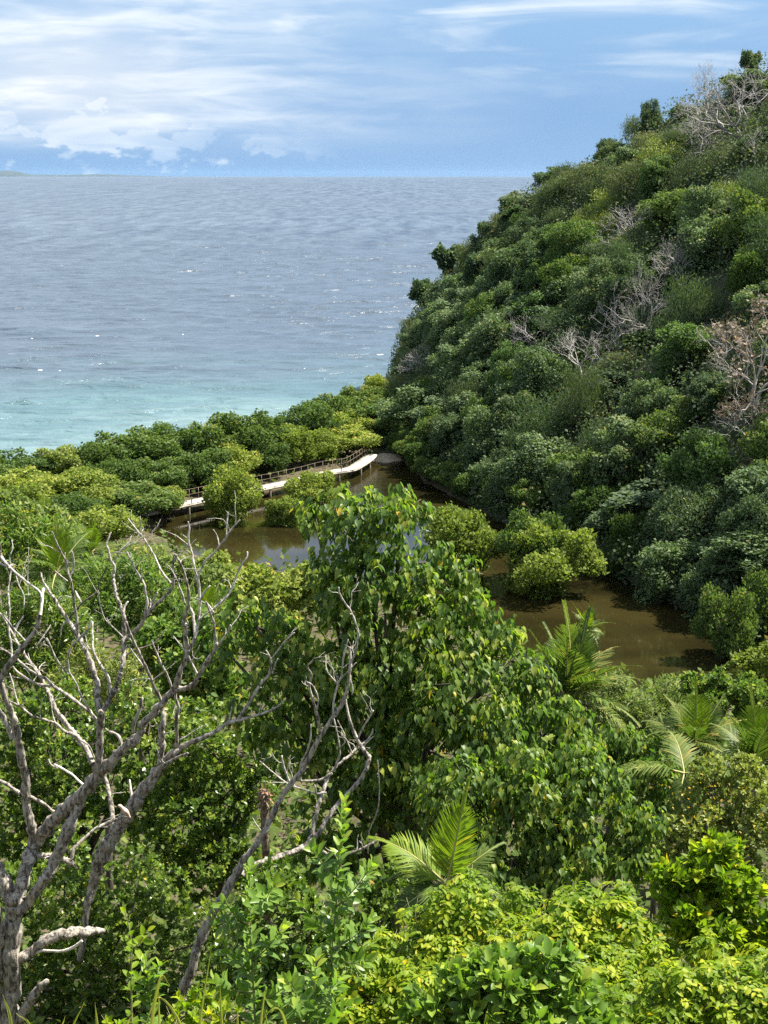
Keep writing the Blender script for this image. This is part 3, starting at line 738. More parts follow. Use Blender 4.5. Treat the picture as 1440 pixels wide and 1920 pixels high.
# ---- the rest of the hillside, tier by tier from the sea end to the right
TIERS = [.06, .15, .22, .29, .36, .43, .50, .57, .64, .71, .78, .85, .92, .995]
NAMES_T = ['lowest', 'second', 'third', 'fourth', 'fifth', 'sixth', 'seventh', 'eighth', 'ninth', 'tenth', 'eleventh', 'twelfth', 'thirteenth', 'ridge-top']
ORD = ['first', 'second', 'third', 'fourth', 'fifth', 'sixth', 'seventh', 'eighth', 'ninth', 'tenth', 'eleventh', 'twelfth', 'thirteenth', 'fourteenth', 'fifteenth', 'sixteenth', 'seventeenth', 'eighteenth', 'nineteenth', 'twentieth']
def ordn(i):
    return ORD[i] if i < 20 else ('twenty-' + ORD[i - 20] if i < 29 else ('thirtieth' if i == 29 else 'thirty-' + ORD[i - 30]))
n_hill = 0
for ti, s0 in enumerate(TIERS):
    tl = np.linspace(0.4, 10.9, 900); line = hill_pt(tl, np.full(900, s0))
    acc = np.concatenate([[0], np.cumsum(np.linalg.norm(np.diff(line, axis=0), axis=1))])
    step = (4.4 if ti % 2 else 3.9) if ti < 13 else 3.0
    posn = np.arange(step * (.3 + .4 * (ti % 2)), acc[-1], step); idx = 0
    for a in posn:
        t = np.interp(a + rng.uniform(-.9, .9), acc, tl); s = np.clip(s0 + rng.uniform(-.035, .035), .02, 1.0)
        b = hill_pt(t, s)[0]; pr = project(b)[0]
        if pr[0] > 1500 or pr[0] < 700: continue
        if ti % 2 and t < 4.5 and ti < 13: continue
        if any(np.linalg.norm(b[:2] - q[:2]) < rad for q, rad in SPECIAL): continue
        u = rng.random()
        hi = s0 > .62
        kd, mat, look = 'hill', M['hill'], 'dark green'
        if u < (.42 if hi else .12): kd, mat, look = 'scrub', HO, 'olive scrubby'
        elif u < (.50 if hi else .22): kd, mat, look = 'scrub', M['dry'] if hi else M['hill'], 'pale dry' if hi else 'dark scrubby'
        elif u < .62: mat, look = HB, 'grey-green'
        elif u < .68: mat, look = HG, 'fresh green'
        elif u < .76: kd, mat, look = 'mangrove', MAN, 'knobbly olive'
        elif u < .84: kd, look = 'loose', 'open-crowned dark'
        low_ = any(abs(pr[0] - a_) < w_ * .5 + 8 and -10 < pr[1] - b_ < 70 for a_, b_, w_ in COVERED)
        h = rng.uniform(3.0, 6.8) * (.78 if hi else 1.0) * (.5 if low_ else 1) * (.8 if ti == 13 else 1); wd = rng.uniform(4.2, 7.6) * (.86 if hi else 1)
        if t < 2.2: h *= .6; wd *= .62
        lab = '%s %s, %s from the sea end in the %s tier of the hillside' % (look, 'bush' if kd == 'scrub' else 'tree', ordn(idx), NAMES_T[ti])
        tr = plant(kd, int(rng.integers(0, 12)), 'scrub_bush' if kd == 'scrub' else 'hill_tree', lab, 'bush' if kd == 'scrub' else 'tree', b - np.array((0, 0, .35)), h, wd, rng.uniform(0, 6.28), mat, 'trees in tiers up the hillside', wd2=wd * rng.uniform(.65, 1.35), tilt=(rng.uniform(-.18, .18), rng.uniform(-.30, .08)))
        idx += 1; n_hill += 1
# ---- ground cover that nobody could count
def cover_mesh(name, P, Nrm, size, hgt, mat, r):
    n = len(P); P = P + Nrm * (r.uniform(0, 1, n) ** 1.4 * hgt)[:, None]
    Nn = unit(Nrm * .5 + UP * .4 + r.normal(0, .5, (n, 3))); L = unit(np.cross(Nn, rnd_dir(n, r)) + UP * .4)
    V, F = leaf_VF(T_DIAMOND, P, L, Nn, size * r.uniform(.6, 1.4, n))
    return make_mesh(name, V, F, mat, np.clip(r.normal(.45, .22, n), 0, 1), False)
r2 = np.random.default_rng(5); n = 130000
tw = np.linspace(.05, 10.8, 200); ar = np.linalg.norm(cinterp(CREST, tw) - cinterp(FOOT, tw), axis=1) * np.linalg.norm(np.gradient(cinterp(CREST, tw) + cinterp(FOOT, tw), axis=0), axis=1)
ar[project(cinterp(FOOT, tw))[:, 0] > 1650] *= .3
tq = np.interp(r2.random(n), np.cumsum(ar) / ar.sum(), tw); sq = r2.uniform(-.02, 1.03, n)
P = hill_pt(tq, sq); nrm = unit(np.cross(hill_pt(tq + .05, sq) - P, hill_pt(tq, sq + .01) - P)); nrm *= np.sign(nrm[:, 2:3] + 1e-6)
o = obj('hillside_undergrowth', cover_mesh('hillside_undergrowth', P, nrm, np.full(n, .29), np.full(n, 2.6), M['under_hill'], r2), kind='stuff', label='dark tangled undergrowth covering the hillside between its trees'); o['category'] = 'undergrowth'
n = 100000
d = np.exp(r2.uniform(math.log(6.5), math.log(165), n)); x = r2.uniform(-1, 1, n) * (.36 * d + 3)
P = np.column_stack([x, d, ground(np.column_stack([x, d]))])
ok = (P[:, 2] > .18) & ((x < 26) | (d < 60)) ; P = P[ok]; d = d[ok]
o = obj('slope_undergrowth', cover_mesh('slope_undergrowth', P, np.tile(UP, (len(P), 1)), np.clip(.0062 * d, .06, .42), np.clip(.024 * d, .35, 1.2), M['undergrowth'], r2), kind='stuff', label='low green undergrowth carpeting the slope down to the pond'); o['category'] = 'undergrowth'

# ------------------------------------------------------------------ near plants built from lobes
def leaf_parts(t, T, mat, P, D, Nn, sc, tint, nobj, cell=13, smooth=True):
    """the leaves that show largest become parts, the rest is one mass"""
    loc = np.array(t.location); idx = np.array([], int)
    if nobj:
        pr = project(P); key = (pr[:, 0] // cell).astype(int) * 4096 + (pr[:, 1] // cell).astype(int)
        inside = (pr[:, 0] > 0) & (pr[:, 0] < 1440) & (pr[:, 1] > 0) & (pr[:, 1] < 1920)
        order = np.argsort(pr[:, 2]); _, first = np.unique(key[order], return_index=True)
        c = order[first]; c = c[inside[c]]
        face = np.abs(np.sum(unit(Nn[c]) * unit(P[c] - np.array((0, 0, CAMZ))), 1))
        idx = c[np.argsort(-(sc[c] / pr[c, 2]) * (.3 + face))][:nobj]
        lm = [make_mesh('leaf', T[0], T[1], mat, np.full(len(T[1]), (q + .5) / 6), smooth) for q in range(6)]
        X, Y, Z = frames(D[idx], Nn[idx])
        for j, i in enumerate(idx):
            o = bpy.data.objects.new('leaf', lm[int(np.clip(tint[i] * 6, 0, 5))]); COL.objects.link(o); o.parent = t
            q = (P[i] - loc); s = sc[i]
            o.matrix_basis = Matrix(((X[j, 0] * s, Y[j, 0] * s, Z[j, 0] * s, q[0]), (X[j, 1] * s, Y[j, 1] * s, Z[j, 1] * s, q[1]), (X[j, 2] * s, Y[j, 2] * s, Z[j, 2] * s, q[2]), (0, 0, 0, 1)))
    rest = np.setdiff1d(np.arange(len(P)), idx)
    if len(rest):
        V, F = leaf_VF(T, P[rest] - loc, D[rest], Nn[rest], sc[rest])
        obj('foliage', make_mesh('foliage', V, F, mat, np.repeat(tint[rest], len(T[1])), smooth), t, kind='stuff')

def cluster(style, P, Nn, r, size):
    """leaves of a twig tip at each P: returns P, D, N, scale, tint"""
    n = len(P); base = P; out = []
    if style == 'rosette':
        k = 7; ax = unit(Nn * .75 + UP * .55 + r.normal(0, .28, (n, 3)))
        u = unit(np.cross(ax, rnd_dir(n, r))); v = np.cross(ax, u); tn = np.clip(r.normal(.5, .2, n), 0, 1)
        for j in range(k):
            a = j * 2.399 + r.uniform(-.3, .3, n); th = np.radians(r.normal(58, 16, n)) * (.55 + .5 * j / k)
            rad = np.cos(a)[:, None] * u + np.sin(a)[:, None] * v
            D = np.cos(th)[:, None] * ax + np.sin(th)[:, None] * rad
            out.append((base - ax * (.10 * j * size)[:, None] if np.ndim(size) else base - ax * (.10 * j * size), D, unit(np.sin(th)[:, None] * ax - np.cos(th)[:, None] * rad + r.normal(0, .18, (n, 3))), size * r.uniform(.7, 1.2, n), np.clip(tn + .22 * (1 - j / k) - .1 + r.normal(0, .08, n), 0, 1)))
    elif style == 'droop':
        k = 6; tn = np.clip(r.normal(.42, .2, n), 0, 1); hd = unit(Nn * np.array((1, 1, .25)) + r.normal(0, .25, (n, 3)))
        for j in range(k):
            off = unit(hd * .6 + rnd_dir(n, r)) * (size * r.uniform(.2, 1.25, n))[:, None]
            o_ = unit(hd * .8 + r.normal(0, .5, (n, 3))); D = unit(-UP * r.uniform(.55, 1.25, (n, 1)) + o_ * .6)
            out.append((base + off, D, unit(o_ + UP * .55 + r.normal(0, .2, (n, 3))), size * r.uniform(.62, 1.2, n), np.clip(tn + .25 * (j == 0) + r.normal(0, .12, n), 0, 1)))
    elif style == 'shoot':
        k = 9; ax = unit(Nn * np.array((1, 1, .5)) + UP * .35 + r.normal(0, .3, (n, 3))); tn = np.clip(r.normal(.5, .2, n), 0, 1)
        sd_ = unit(np.cross(ax, UP) + 1e-4)
        for j in range(k):
            f = j / (k - 1.0); p = base + ax * ((f - .5) * size * 2.6)[:, None] - UP * ((f ** 2) * size * 1.5)[:, None]
            sgn = 1 if j % 2 else -1
            D = unit(sd_ * sgn * .8 + ax * .5 - UP * (.35 + .5 * f) + r.normal(0, .2, (n, 3)))
            out.append((p, D, unit(UP * .8 + ax * .5 + r.normal(0, .25, (n, 3))), size * r.uniform(.7, 1.15, n) * (1 - .3 * f), np.clip(tn + .3 * f - .1 + r.normal(0, .1, n), 0, 1)))
    elif style == 'fan':
        k = 8; tn = np.clip(r.normal(.5, .2, n), 0, 1)
        for j in range(k):
            D = unit(Nn * .5 + UP * .35 + rnd_dir(n, r)); out.append((base + rnd_dir(n, r) * (size * .6)[:, None], D, unit(Nn + UP * .4 + r.normal(0, .4, (n, 3))), size * r.uniform(.6, 1.2, n), np.clip(tn + r.normal(0, .13, n), 0, 1)))
    return tuple(np.concatenate([q[i] for q in out]) for i in range(5))

def near_plant(name, label, cat, lobes, d0, T, style, ncl, leaf, mat, seed, nobj=0, per=11, trunk_r=.07, base=None, bark='bark_dark', zsq=.92, tb=0.0, group=None, slack=.84, back=.35, rel=(.30, .48), push=.68):
    """lobes: (photo x, y, dd, radius px) at distance d0 + dd"""
    r = np.random.default_rng(seed)
    C = np.array([at(px, py, d0 + dd) for px, py, dd, rp in lobes]); Rr = np.array([rp / ppm(d0 + dd) for px, py, dd, rp in lobes])
    bx, by = (C[:, 0].mean(), C[:, 1].mean() + .2) if base is None else base
    t = thing(name, label, cat, (bx, by, g1(bx, by) - .05), group); loc = np.array(t.location)
    C2, R2 = sublobes(C, Rr, r, per, rel, push)
    P, D = lobe_surface(C2, R2, ncl, r, zsq, slack)
    away = unit(P - np.array((0, 0, CAMZ)))
    keep = (np.sum(D * away, 1) < .35) | (r.random(len(P)) < back); P, D = P[keep], D[keep]
    q = cluster(style, P, D, r, leaf * r.uniform(.85, 1.15, len(P)))
    tint = np.clip(q[4] + tb, 0, .9); tint[r.random(len(tint)) < .007] = 1.0
    leaf_parts(t, T, mat, q[0], q[1], q[2], q[3], tint, nobj)
    # wood: trunk to the middle of the crown, a limb to every lobe
    c0 = C.mean(0) - loc; top = np.array((c0[0] * .5, c0[1] * .5, max(.4, c0[2] * .75)))
    Pt = catmull([(0, 0, -.2), (r.uniform(-.1, .1), r.uniform(-.1, .1), top[2] * .5), top], 5)
    V, F = tube(Pt, np.linspace(trunk_r, trunk_r * .62, len(Pt)), 8, .05, seed)
    obj('trunk', make_mesh('trunk', V, F, M[bark]), t)
    parts = []
    for c in C:
        s = Pt[r.integers(5, len(Pt))]; e = c - loc
        Q = catmull([s, (s + e) / 2 + r.normal(0, .08, 3) - UP * .05, e], 4)
        parts.append(tube(Q, np.linspace(trunk_r * .42, trunk_r * .12, len(Q)), 5, .05, seed))
    for i in r.choice(len(C2), min(70, len(C2)), replace=False):
        e = C2[i] - loc; s = C[i // per] - loc
        Q = np.array([s, (s + e) / 2 + r.normal(0, .02, 3), e + (e - s) * .5]); parts.append(tube(Q, np.linspace(trunk_r * .13, trunk_r * .05, 3), 4, 0, seed))
    V, F = joinVF(parts); obj('limbs', make_mesh('limbs', V, F, M[bark]), t)
    return t

# the big heart-leaved tree
near_plant('heart_leaved_tree', 'tall tree with drooping heart-shaped leaves in front of the pond', 'tree',
 [(655, 962, .3, 66), (752, 966, .1, 58), (590, 965, .5, 36), (690, 1050, .1, 92), (800, 1055, .2, 76), (862, 1075, .3, 42), (620, 1125, .2, 80), (722, 1150, -.3, 108), (830, 1165, .1, 84), (925, 1190, .2, 62), (965, 1240, .3, 52),
  (480, 1175, .5, 74), (428, 1225, .7, 52), (540, 1260, .3, 88), (650, 1275, -.1, 98), (780, 1285, -.5, 108), (900, 1295, -.2, 96), (985, 1320, .1, 48), (560, 1385, .2, 84), (680, 1405, -.3, 98), (800, 1405, -.8, 104), (920, 1405, -.5, 98),
  (1030, 1405, -.2, 52), (480, 1335, .5, 56), (1010, 1270, .3, 44), (1050, 1360, 0, 48), (640, 1520, -.2, 78), (760, 1520, -.7, 88), (600, 1620, 0, 66)],
 22.0, T_HEART, 'droop', 3900, .122, M['heart'], 21, nobj=300, trunk_r=.17, rel=(.24, .42), push=.74)
near_plant('heart_leaved_tree', 'lower heart-leaved tree in front of the tall one, right of the young palm', 'tree',
 [(890, 1500, 0, 92), (1000, 1490, 0, 88), (1110, 1500, .1, 80), (1185, 1540, .3, 54), (1065, 1600, -.2, 84), (960, 1610, -.4, 84), (1170, 1620, .1, 54), (890, 1600, -.2, 58), (1080, 1440, .4, 46)],
 19.6, T_HEART, 'droop', 2000, .108, M['heart'], 22, nobj=200, trunk_r=.11, rel=(.24, .42), push=.74)

# glossy dark trees behind the dead tree
near_plant('glossy_tree', 'dark glossy small-leaved tree filling the space behind the pale dead tree', 'tree',
 [(60, 1440, .3, 110), (170, 1400, 0, 100), (280, 1360, 0, 90), (60, 1560, -.3, 110), (180, 1530, -.4, 110), (300, 1480, -.4, 110), (360, 1370, .2, 70), (110, 1330, .6, 70), (20, 1350, .6, 60), (-60, 1480, 0, 110)],
 26.0, T_OVAL4, 'rosette', 4200, .105, M['glossy'], 31, nobj=120, trunk_r=.14)
near_plant('glossy_tree', 'dark glossy round tree between the pale dead tree and the hairy palm stump', 'tree',
 [(420, 1430, 0, 90), (380, 1520, -.3, 100), (460, 1500, 0, 70), (330, 1610, -.5, 100), (430, 1610, -.4, 90), (490, 1440, .3, 45), (350, 1420, .1, 70)],
 25.0, T_OVAL4, 'rosette', 2700, .100, M['glossy'], 32, nobj=120, trunk_r=.12)
near_plant('glossy_bush', 'dark glossy bush at the bottom left behind the dead trunk', 'bush',
 [(120, 1680, 0, 120), (250, 1700, 0, 110), (60, 1800, -.3, 120), (190, 1820, -.4, 120), (310, 1800, -.3, 100), (400, 1760, 0, 90), (0, 1690, .2, 90), (350, 1900, -.4, 90), (250, 1920, -.5, 100), (90, 1920, -.5, 110), (-60, 1850, -.1, 100)],
 22.5, T_OVAL4, 'rosette', 3800, .094, M['glossy'], 33, nobj=120, trunk_r=.09)
near_plant('glossy_bush', 'dark glossy bush in the shade under the heart-leaved tree', 'bush',
 [(520, 1700, 0, 90), (600, 1760, 0, 90), (480, 1800, -.2, 90), (560, 1860, -.3, 90), (680, 1720, .2, 80), (760, 1680, .3, 80)],
 18.0, T_OVAL4, 'rosette', 1700, .09, M['glossy'], 34, nobj=60, trunk_r=.07, tb=-.12)

# mid-distance leafy trees on the left, seen through the dead branches
MID = [
 ('leafy_bush', 'green bush between the lower heart-leaved tree and the orange flecked bush', 'bush', [(1200, 1470, 0, 46), (1250, 1510, -.2, 50), (1240, 1450, .2, 36), (1215, 1560, -.4, 50), (1290, 1460, .3, 36)], 31, T_OVAL4, 'droop', 520, .15, 'broad'),
 ('leafy_bush', 'green bush between the large palm and the long arching frond', 'bush', [(1080, 1400, 0, 46), (1040, 1440, 0, 40), (1110, 1450, -.3, 46)], 33, T_OVAL4, 'droop', 360, .15, 'broad'),
 ('leafy_tree', 'dark leafy tree at the left edge under the small palm', 'tree', [(60, 1040, 0, 60), (20, 1000, 0, 50), (110, 1020, 0, 40), (30, 1080, -.5, 60)], 62, T_LANCE, 'fan', 900, .36, 'broad'),
 ('leafy_bush', 'mid green leafy bush behind the middle of the pale dead tree', 'bush', [(180, 1120, 0, 55), (240, 1100, 0, 50), (300, 1130, 0, 60), (220, 1170, -.5, 60), (350, 1170, -.5, 50)], 48, T_LANCE, 'fan', 1300, .27, 'broad'),
 ('leafy_bush', 'deep green leafy bush at the left edge behind the white broken branch', 'bush', [(40, 1160, 0, 60), (110, 1180, 0, 60), (20, 1230, -.3, 60), (90, 1250, -.3, 60)], 42, T_LANCE, 'fan', 1200, .25, 'glossy'),
 ('dry_bush', 'dry olive bush behind the forks of the pale dead tree', 'bush', [(170, 1260, 0, 50), (240, 1270, 0, 45), (120, 1290, 0, 45), (210, 1310, -.2, 45)], 36, T_LANCE, 'fan', 1000, .15, 'dry'),
 ('leafy_bush', 'fresh green bush left of the tall heart-leaved tree, under its low bough', 'bush', [(380, 1200, 0, 60), (330, 1240, 0, 60), (400, 1270, -.4, 60), (290, 1210, .4, 50)], 40, T_OVAL4, 'fan', 1300, .19, 'broad'),
 ('lime_bush', 'yellow-green feathery bush left of the heart-leaved tree, below the pond', 'bush', [(490, 1110, 0, 58), (430, 1105, 0, 52), (560, 1108, 0, 52), (520, 1150, -1, 60), (410, 1075, .5, 36), (600, 1105, 0, 40)], 80, T_DIAMOND, 'fan', 1500, .26, 'mangrove_lime'),
 ('lime_bush', 'yellow-green bush at the near pond edge beside the sky reflection', 'bush', [(545, 1104, 0, 34), (480, 1100, 0, 38), (415, 1086, 0, 34), (590, 1108, 0, 30)], 91, T_DIAMOND, 'fan', 900, .28, 'mangrove_lime'),
 ('feathery_bush', 'soft green feathery bushes on the near left bank of the pond', 'bush', [(290, 1066, 0, 38), (350, 1078, 0, 34), (240, 1058, 0, 42), (395, 1090, 0, 34)], 96, T_LANCE, 'fan', 900, .42, 'feather'),
 ('feathery_bush', 'low flat feathery bush under the left palms', 'bush', [(280, 1085, 0, 40), (340, 1080, 0, 40), (220, 1070, 0, 36), (390, 1100, 0, 40)], 76, T_DIAMOND, 'fan', 900, .22, 'feather'),
 ('leafy_bush', 'light green bush left of the small ragged palm', 'bush', [(30, 980, 0, 36), (60, 960, 0, 34), (5, 950, 0, 34), (100, 980, 0, 30)], 88, T_DIAMOND, 'fan', 800, .3, 'feather'),
 ('leafy_bush', 'green bush directly under the lower left palm', 'bush', [(190, 1080, 0, 36), (150, 1100, 0, 36), (110, 1110, 0, 36)], 60, T_LANCE, 'fan', 600, .32, 'broad'),
 # right side
 ('feathery_bush', 'pale green feathery bush at the pond edge right of the large palm', 'bush', [(1180, 1330, 0, 55), (1240, 1330, 0, 55), (1150, 1300, 0, 35), (1290, 1340, 0, 45), (1210, 1380, -.5, 60), (1130, 1370, 0, 45)], 60, T_LANCE, 'fan', 1500, .3, 'feather'),
 ('leafy_bush', 'grey-green bush with pale blossom tips below the pond at right', 'bush', [(1340, 1300, 0, 40), (1390, 1300, 0, 40), (1300, 1290, .3, 25), (1420, 1330, 0, 45), (1345, 1260, 0, 14)], 58, T_OVAL4, 'rosette', 800, .2, 'broad'),
 ('lime_bush', 'yellowish bush at the right edge in front of the lone round mangrove', 'bush', [(1415, 1265, 0, 40), (1450, 1240, 0, 45), (1400, 1300, 0, 30)], 64, T_DIAMOND, 'fan', 700, .2, 'mangrove_lime'),
 ('leafy_bush', 'bright green leafy bush under the long arching palm frond', 'bush', [(1150, 1400, 0, 50), (1200, 1420, 0, 50), (1100, 1420, 0, 40)], 42, T_OVAL4, 'droop', 420, .2, 'broad'),
 ('leafy_bush', 'green bush between the two right-hand palms', 'bush', [(1340, 1390, 0, 40), (1260, 1420, 0, 40), (1380, 1420, 0, 45)], 43, T_OVAL4, 'droop', 380, .2, 'broad'),
 ('orange_bush', 'olive bush flecked with orange leaves at the right edge', 'bush', [(1340, 1480, 0, 60), (1400, 1480, 0, 60), (1290, 1540, -.2, 60), (1370, 1560, -.3, 70), (1430, 1540, -.2, 60), (1250, 1600, -.3, 50), (1320, 1620, -.4, 60), (1400, 1630, -.4, 60)], 28, T_OVAL4, 'rosette', 1700, .105, 'dry'),
]
for i, (nm, lab, cat, lobes, d0, T, sty, ncl, lf, mt) in enumerate(MID):
    near_plant(nm, lab, cat, lobes, d0, T, sty, ncl, lf, M[mt], 60 + i, trunk_r=.002 * d0 + .03, per=9, back=.5)
ob = [o for o in bpy.data.objects if o.name.startswith('orange_bush')][0]
r = np.random.default_rng(3)
P = np.array([at(r.choice([1350, 1385, 1410, 1300, 1280, 1330]) + r.normal(0, 22), r.choice([1470, 1490, 1530, 1570, 1600]) + r.normal(0, 12), 27.3 + r.uniform(-.3, .3)) for _ in range(120)])
V, F = leaf_VF(T_OVAL4, P - np.array(ob.location), unit(rnd_dir(120, r) - UP * .5), unit(rnd_dir(120, r) + UP * .6 - np.array((0, .6, 0))), .085 * r.uniform(.5, 1.0, 120))
obj('orange_leaves', make_mesh('orange_leaves', V, F, M['orange'], np.repeat(r.uniform(.6, .9, 120), 3)), ob, kind='stuff', label='orange withering leaves')

# bright shrubs at the bottom right
near_plant('lime_shrub', 'lime green shrub of arching shoots below the young palm', 'shrub',
 [(850, 1690, 0, 62), (780, 1740, 0, 60), (900, 1740, -.1, 66), (980, 1700, .1, 46), (840, 1790, -.3, 64), (960, 1770, -.2, 62), (740, 1800, -.1, 54), (880, 1660, .2, 40)],
 12.0, T_OVAL, 'shoot', 560, .082, M['lime'], 41, nobj=220, trunk_r=.03, bark='bark_green', tb=.0)
near_plant('lime_shrub', 'lime green shrub with drooping vines in the middle of the bottom right', 'shrub',
 [(1080, 1700, 0, 52), (1160, 1700, 0, 60), (1120, 1760, -.2, 66), (1040, 1770, -.1, 56), (1220, 1760, 0, 60), (1190, 1810, -.3, 60)],
 11.2, T_OVAL, 'shoot', 520, .084, M['lime'], 42, nobj=200, trunk_r=.03, bark='bark_green', tb=.0)
near_plant('leafy_shrub', 'bright broad-leaved shrub at the right edge below the orange flecked bush', 'shrub',
 [(1270, 1660, 0, 56), (1340, 1630, 0, 56), (1400, 1690, 0, 60), (1330, 1720, -.2, 66), (1420, 1760, -.2, 60), (1290, 1750, -.2, 56), (1360, 1590, .1, 26)],
 11.5, T_OVAL, 'rosette', 580, .095, M['lime'], 43, nobj=220, trunk_r=.03, bark='bark_green', tb=-.08)
near_plant('leafy_shrub', 'large-leaved green shrub at the bottom, right of the middle', 'shrub',
 [(960, 1850, 0, 70), (1040, 1830, 0, 60), (880, 1860, 0, 60), (1000, 1910, -.2, 70), (1090, 1890, -.1, 60), (820, 1900, 0, 60), (910, 1930, -.2, 60)],
 9.4, T_OVAL, 'rosette', 420, .11, M['sapling'], 44, nobj=240, trunk_r=.03, bark='bark_green')
near_plant('leafy_shrub', 'green shrub in the bottom right corner', 'shrub',
 [(1180, 1880, 0, 66), (1270, 1850, 0, 66), (1360, 1850, 0, 66), (1230, 1930, -.2, 66), (1330, 1930, -.2, 66), (1430, 1880, 0, 66), (1440, 1810, .2, 50)],
 9.8, T_OVAL, 'shoot', 560, .082, M['lime'], 45, nobj=220, trunk_r=.03, bark='bark_green', tb=-.05)
near_plant('leafy_shrub', 'light green shrub under the saplings at the bottom left of the middle', 'shrub',
 [(370, 1890, .2, 40), (330, 1920, 0, 40), (420, 1930, 0, 50), (690, 1880, .2, 56), (740, 1860, .3, 50), (640, 1930, 0, 50), (210, 1935, 0, 40)],
 11.0, T_OVAL, 'rosette', 220, .075, M['lime'], 46, nobj=120, trunk_r=.025, bark='bark_green')

near_plant('lime_shrub', 'lime green shrub spilling between the saplings and the arching shrub', 'shrub',
 [(720, 1800, 0, 56), (770, 1850, -.2, 60), (700, 1880, -.3, 60), (830, 1840, -.1, 56), (760, 1920, -.4, 60), (660, 1850, 0, 44)],
 11.4, T_OVAL, 'shoot', 520, .08, M['lime'], 47, nobj=120, trunk_r=.03, bark='bark_green', tb=.02)
near_plant('lime_shrub', 'sunlit lime shrub behind the large-leaved one, under the drooping vines', 'shrub',
 [(1000, 1790, 0, 60), (1090, 1810, 0, 60), (920, 1800, 0, 54), (1160, 1840, 0, 60), (1040, 1740, .2, 50), (1240, 1820, .1, 56), (1320, 1800, .1, 56), (1400, 1810, .1, 50)],
 10.6, T_OVAL, 'shoot', 640, .078, M['lime'], 48, nobj=120, trunk_r=.03, bark='bark_green', tb=.02)

# saplings: a stem with whorls of broad leaves
def sapling(label, path, d, leaf, nper, seed, mat, side=None, topn=1.0):
    r = np.random.default_rng(seed)
    pts = np.array([at(px, py, d) for px, py in path]); b = pts[0].copy(); b[2] = g1(b[0], b[1]) - .05
    t = thing('sapling', label, 'sapling', tuple(b))
    Q = catmull(np.vstack([b, pts[1:]]) if b[2] > pts[0][2] else np.vstack([b, pts]), 6)
    V, F = tube(Q - b, np.linspace(.012, .004, len(Q)), 6, .03, seed); obj('stem', make_mesh('stem', V, F, M['bark_green']), t)
    stems = [Q]
    for (sx, sy, ex, ey) in side or []:
        a, e = at(sx, sy, d), at(ex, ey, d + r.uniform(-.3, .2)); q = catmull([a, (a + e) / 2 - UP * .03, e], 5); stems.append(q)
        V, F = tube(q - b, np.linspace(.007, .003, len(q)), 5, .03, seed); obj('twig', make_mesh('twig', V, F, M['bark_green']), t)
    Ps, Ds, Ns, Ss, Ts = [], [], [], [], []
    for q in stems:
        L = np.concatenate([[0], np.cumsum(np.linalg.norm(np.diff(q, axis=0), axis=1))])
        pj = project(q); vis = pj[:, 1] < 1960
        l0 = L[vis][0] if vis.any() else 0
        k = 0; s = max(l0, L[-1] * .12)
        while s < L[-1]:
            p = np.array([np.interp(s, L, q[:, i]) for i in range(3)])
            ax = unit(np.array([np.interp(min(s + .03, L[-1]), L, q[:, i]) for i in range(3)]) - np.array([np.interp(max(0, s - .03), L, q[:, i]) for i in range(3)]))
            f = s / L[-1]
            for j in range(nper):
                a = k * 2.399 + j * 2 * math.pi / nper; u = unit(np.cross(ax, (.3, .9, .1))); v = np.cross(ax, u)
                rad = math.cos(a) * u + math.sin(a) * v; th = R_(r.normal(66 - 34 * f ** 3, 12))
                D = math.cos(th) * ax + math.sin(th) * rad
                Ps.append(p + rad * .01); Ds.append(D); Ns.append(unit(math.sin(th) * ax - math.cos(th) * rad + r.normal(0, .2, 3)))
                Ss.append(leaf * r.uniform(.7, 1.15) * (1 - .35 * f ** 4)); Ts.append(np.clip(r.normal(.42 + .35 * f ** 3 * topn, .13), 0, 1)); k += 1
            s += leaf * .36
    leaf_parts(t, T_OVAL, mat, *(np.array(q) for q in (Ps, Ds, Ns, Ss, Ts)), nobj=260, cell=3)
    return t
sapling('tall sapling with broad leaves and a yellow-green tip in front of the young palm', [(625, 1960), (622, 1800), (630, 1700), (640, 1600), (648, 1490)], 11.0, .145, 3, 51, M['sapling'], [(628, 1760, 560, 1690), (630, 1700, 700, 1620), (626, 1780, 700, 1720), (635, 1650, 585, 1590), (625, 1840, 560, 1780), (628, 1800, 690, 1800)])
sapling('broad-leaved sapling standing in front of the third dead trunk', [(480, 1960), (475, 1850), (470, 1750), (468, 1620)], 10.2, .145, 3, 52, M['sapling'], [(476, 1830, 410, 1760), (474, 1800, 530, 1740), (472, 1740, 420, 1690), (470, 1700, 515, 1660), (478, 1880, 560, 1830), (478, 1860, 400, 1840), (470, 1730, 400, 1720)])
sapling('short bushy sapling at the bottom edge between the two taller ones', [(585, 1980), (588, 1900), (592, 1790)], 9.2, .135, 3, 53, M['sapling'], [(588, 1900, 540, 1840), (588, 1880, 640, 1830), (587, 1920, 520, 1890), (587, 1930, 660, 1880)])
sapling('thin sapling with a pale stem and few yellow leaves near the dead trunk', [(248, 1970), (246, 1850), (245, 1760), (232, 1700)], 11.5, .125, 1, 54, M['lime'], [(246, 1780, 275, 1745)])
sapling('small dark-leaved sapling beside the thin pale-stemmed one', [(285, 1970), (282, 1880), (272, 1790)], 11.8, .14, 3, 55, M['sapling'], [(282, 1860, 300, 1810), (282, 1880, 258, 1830)])

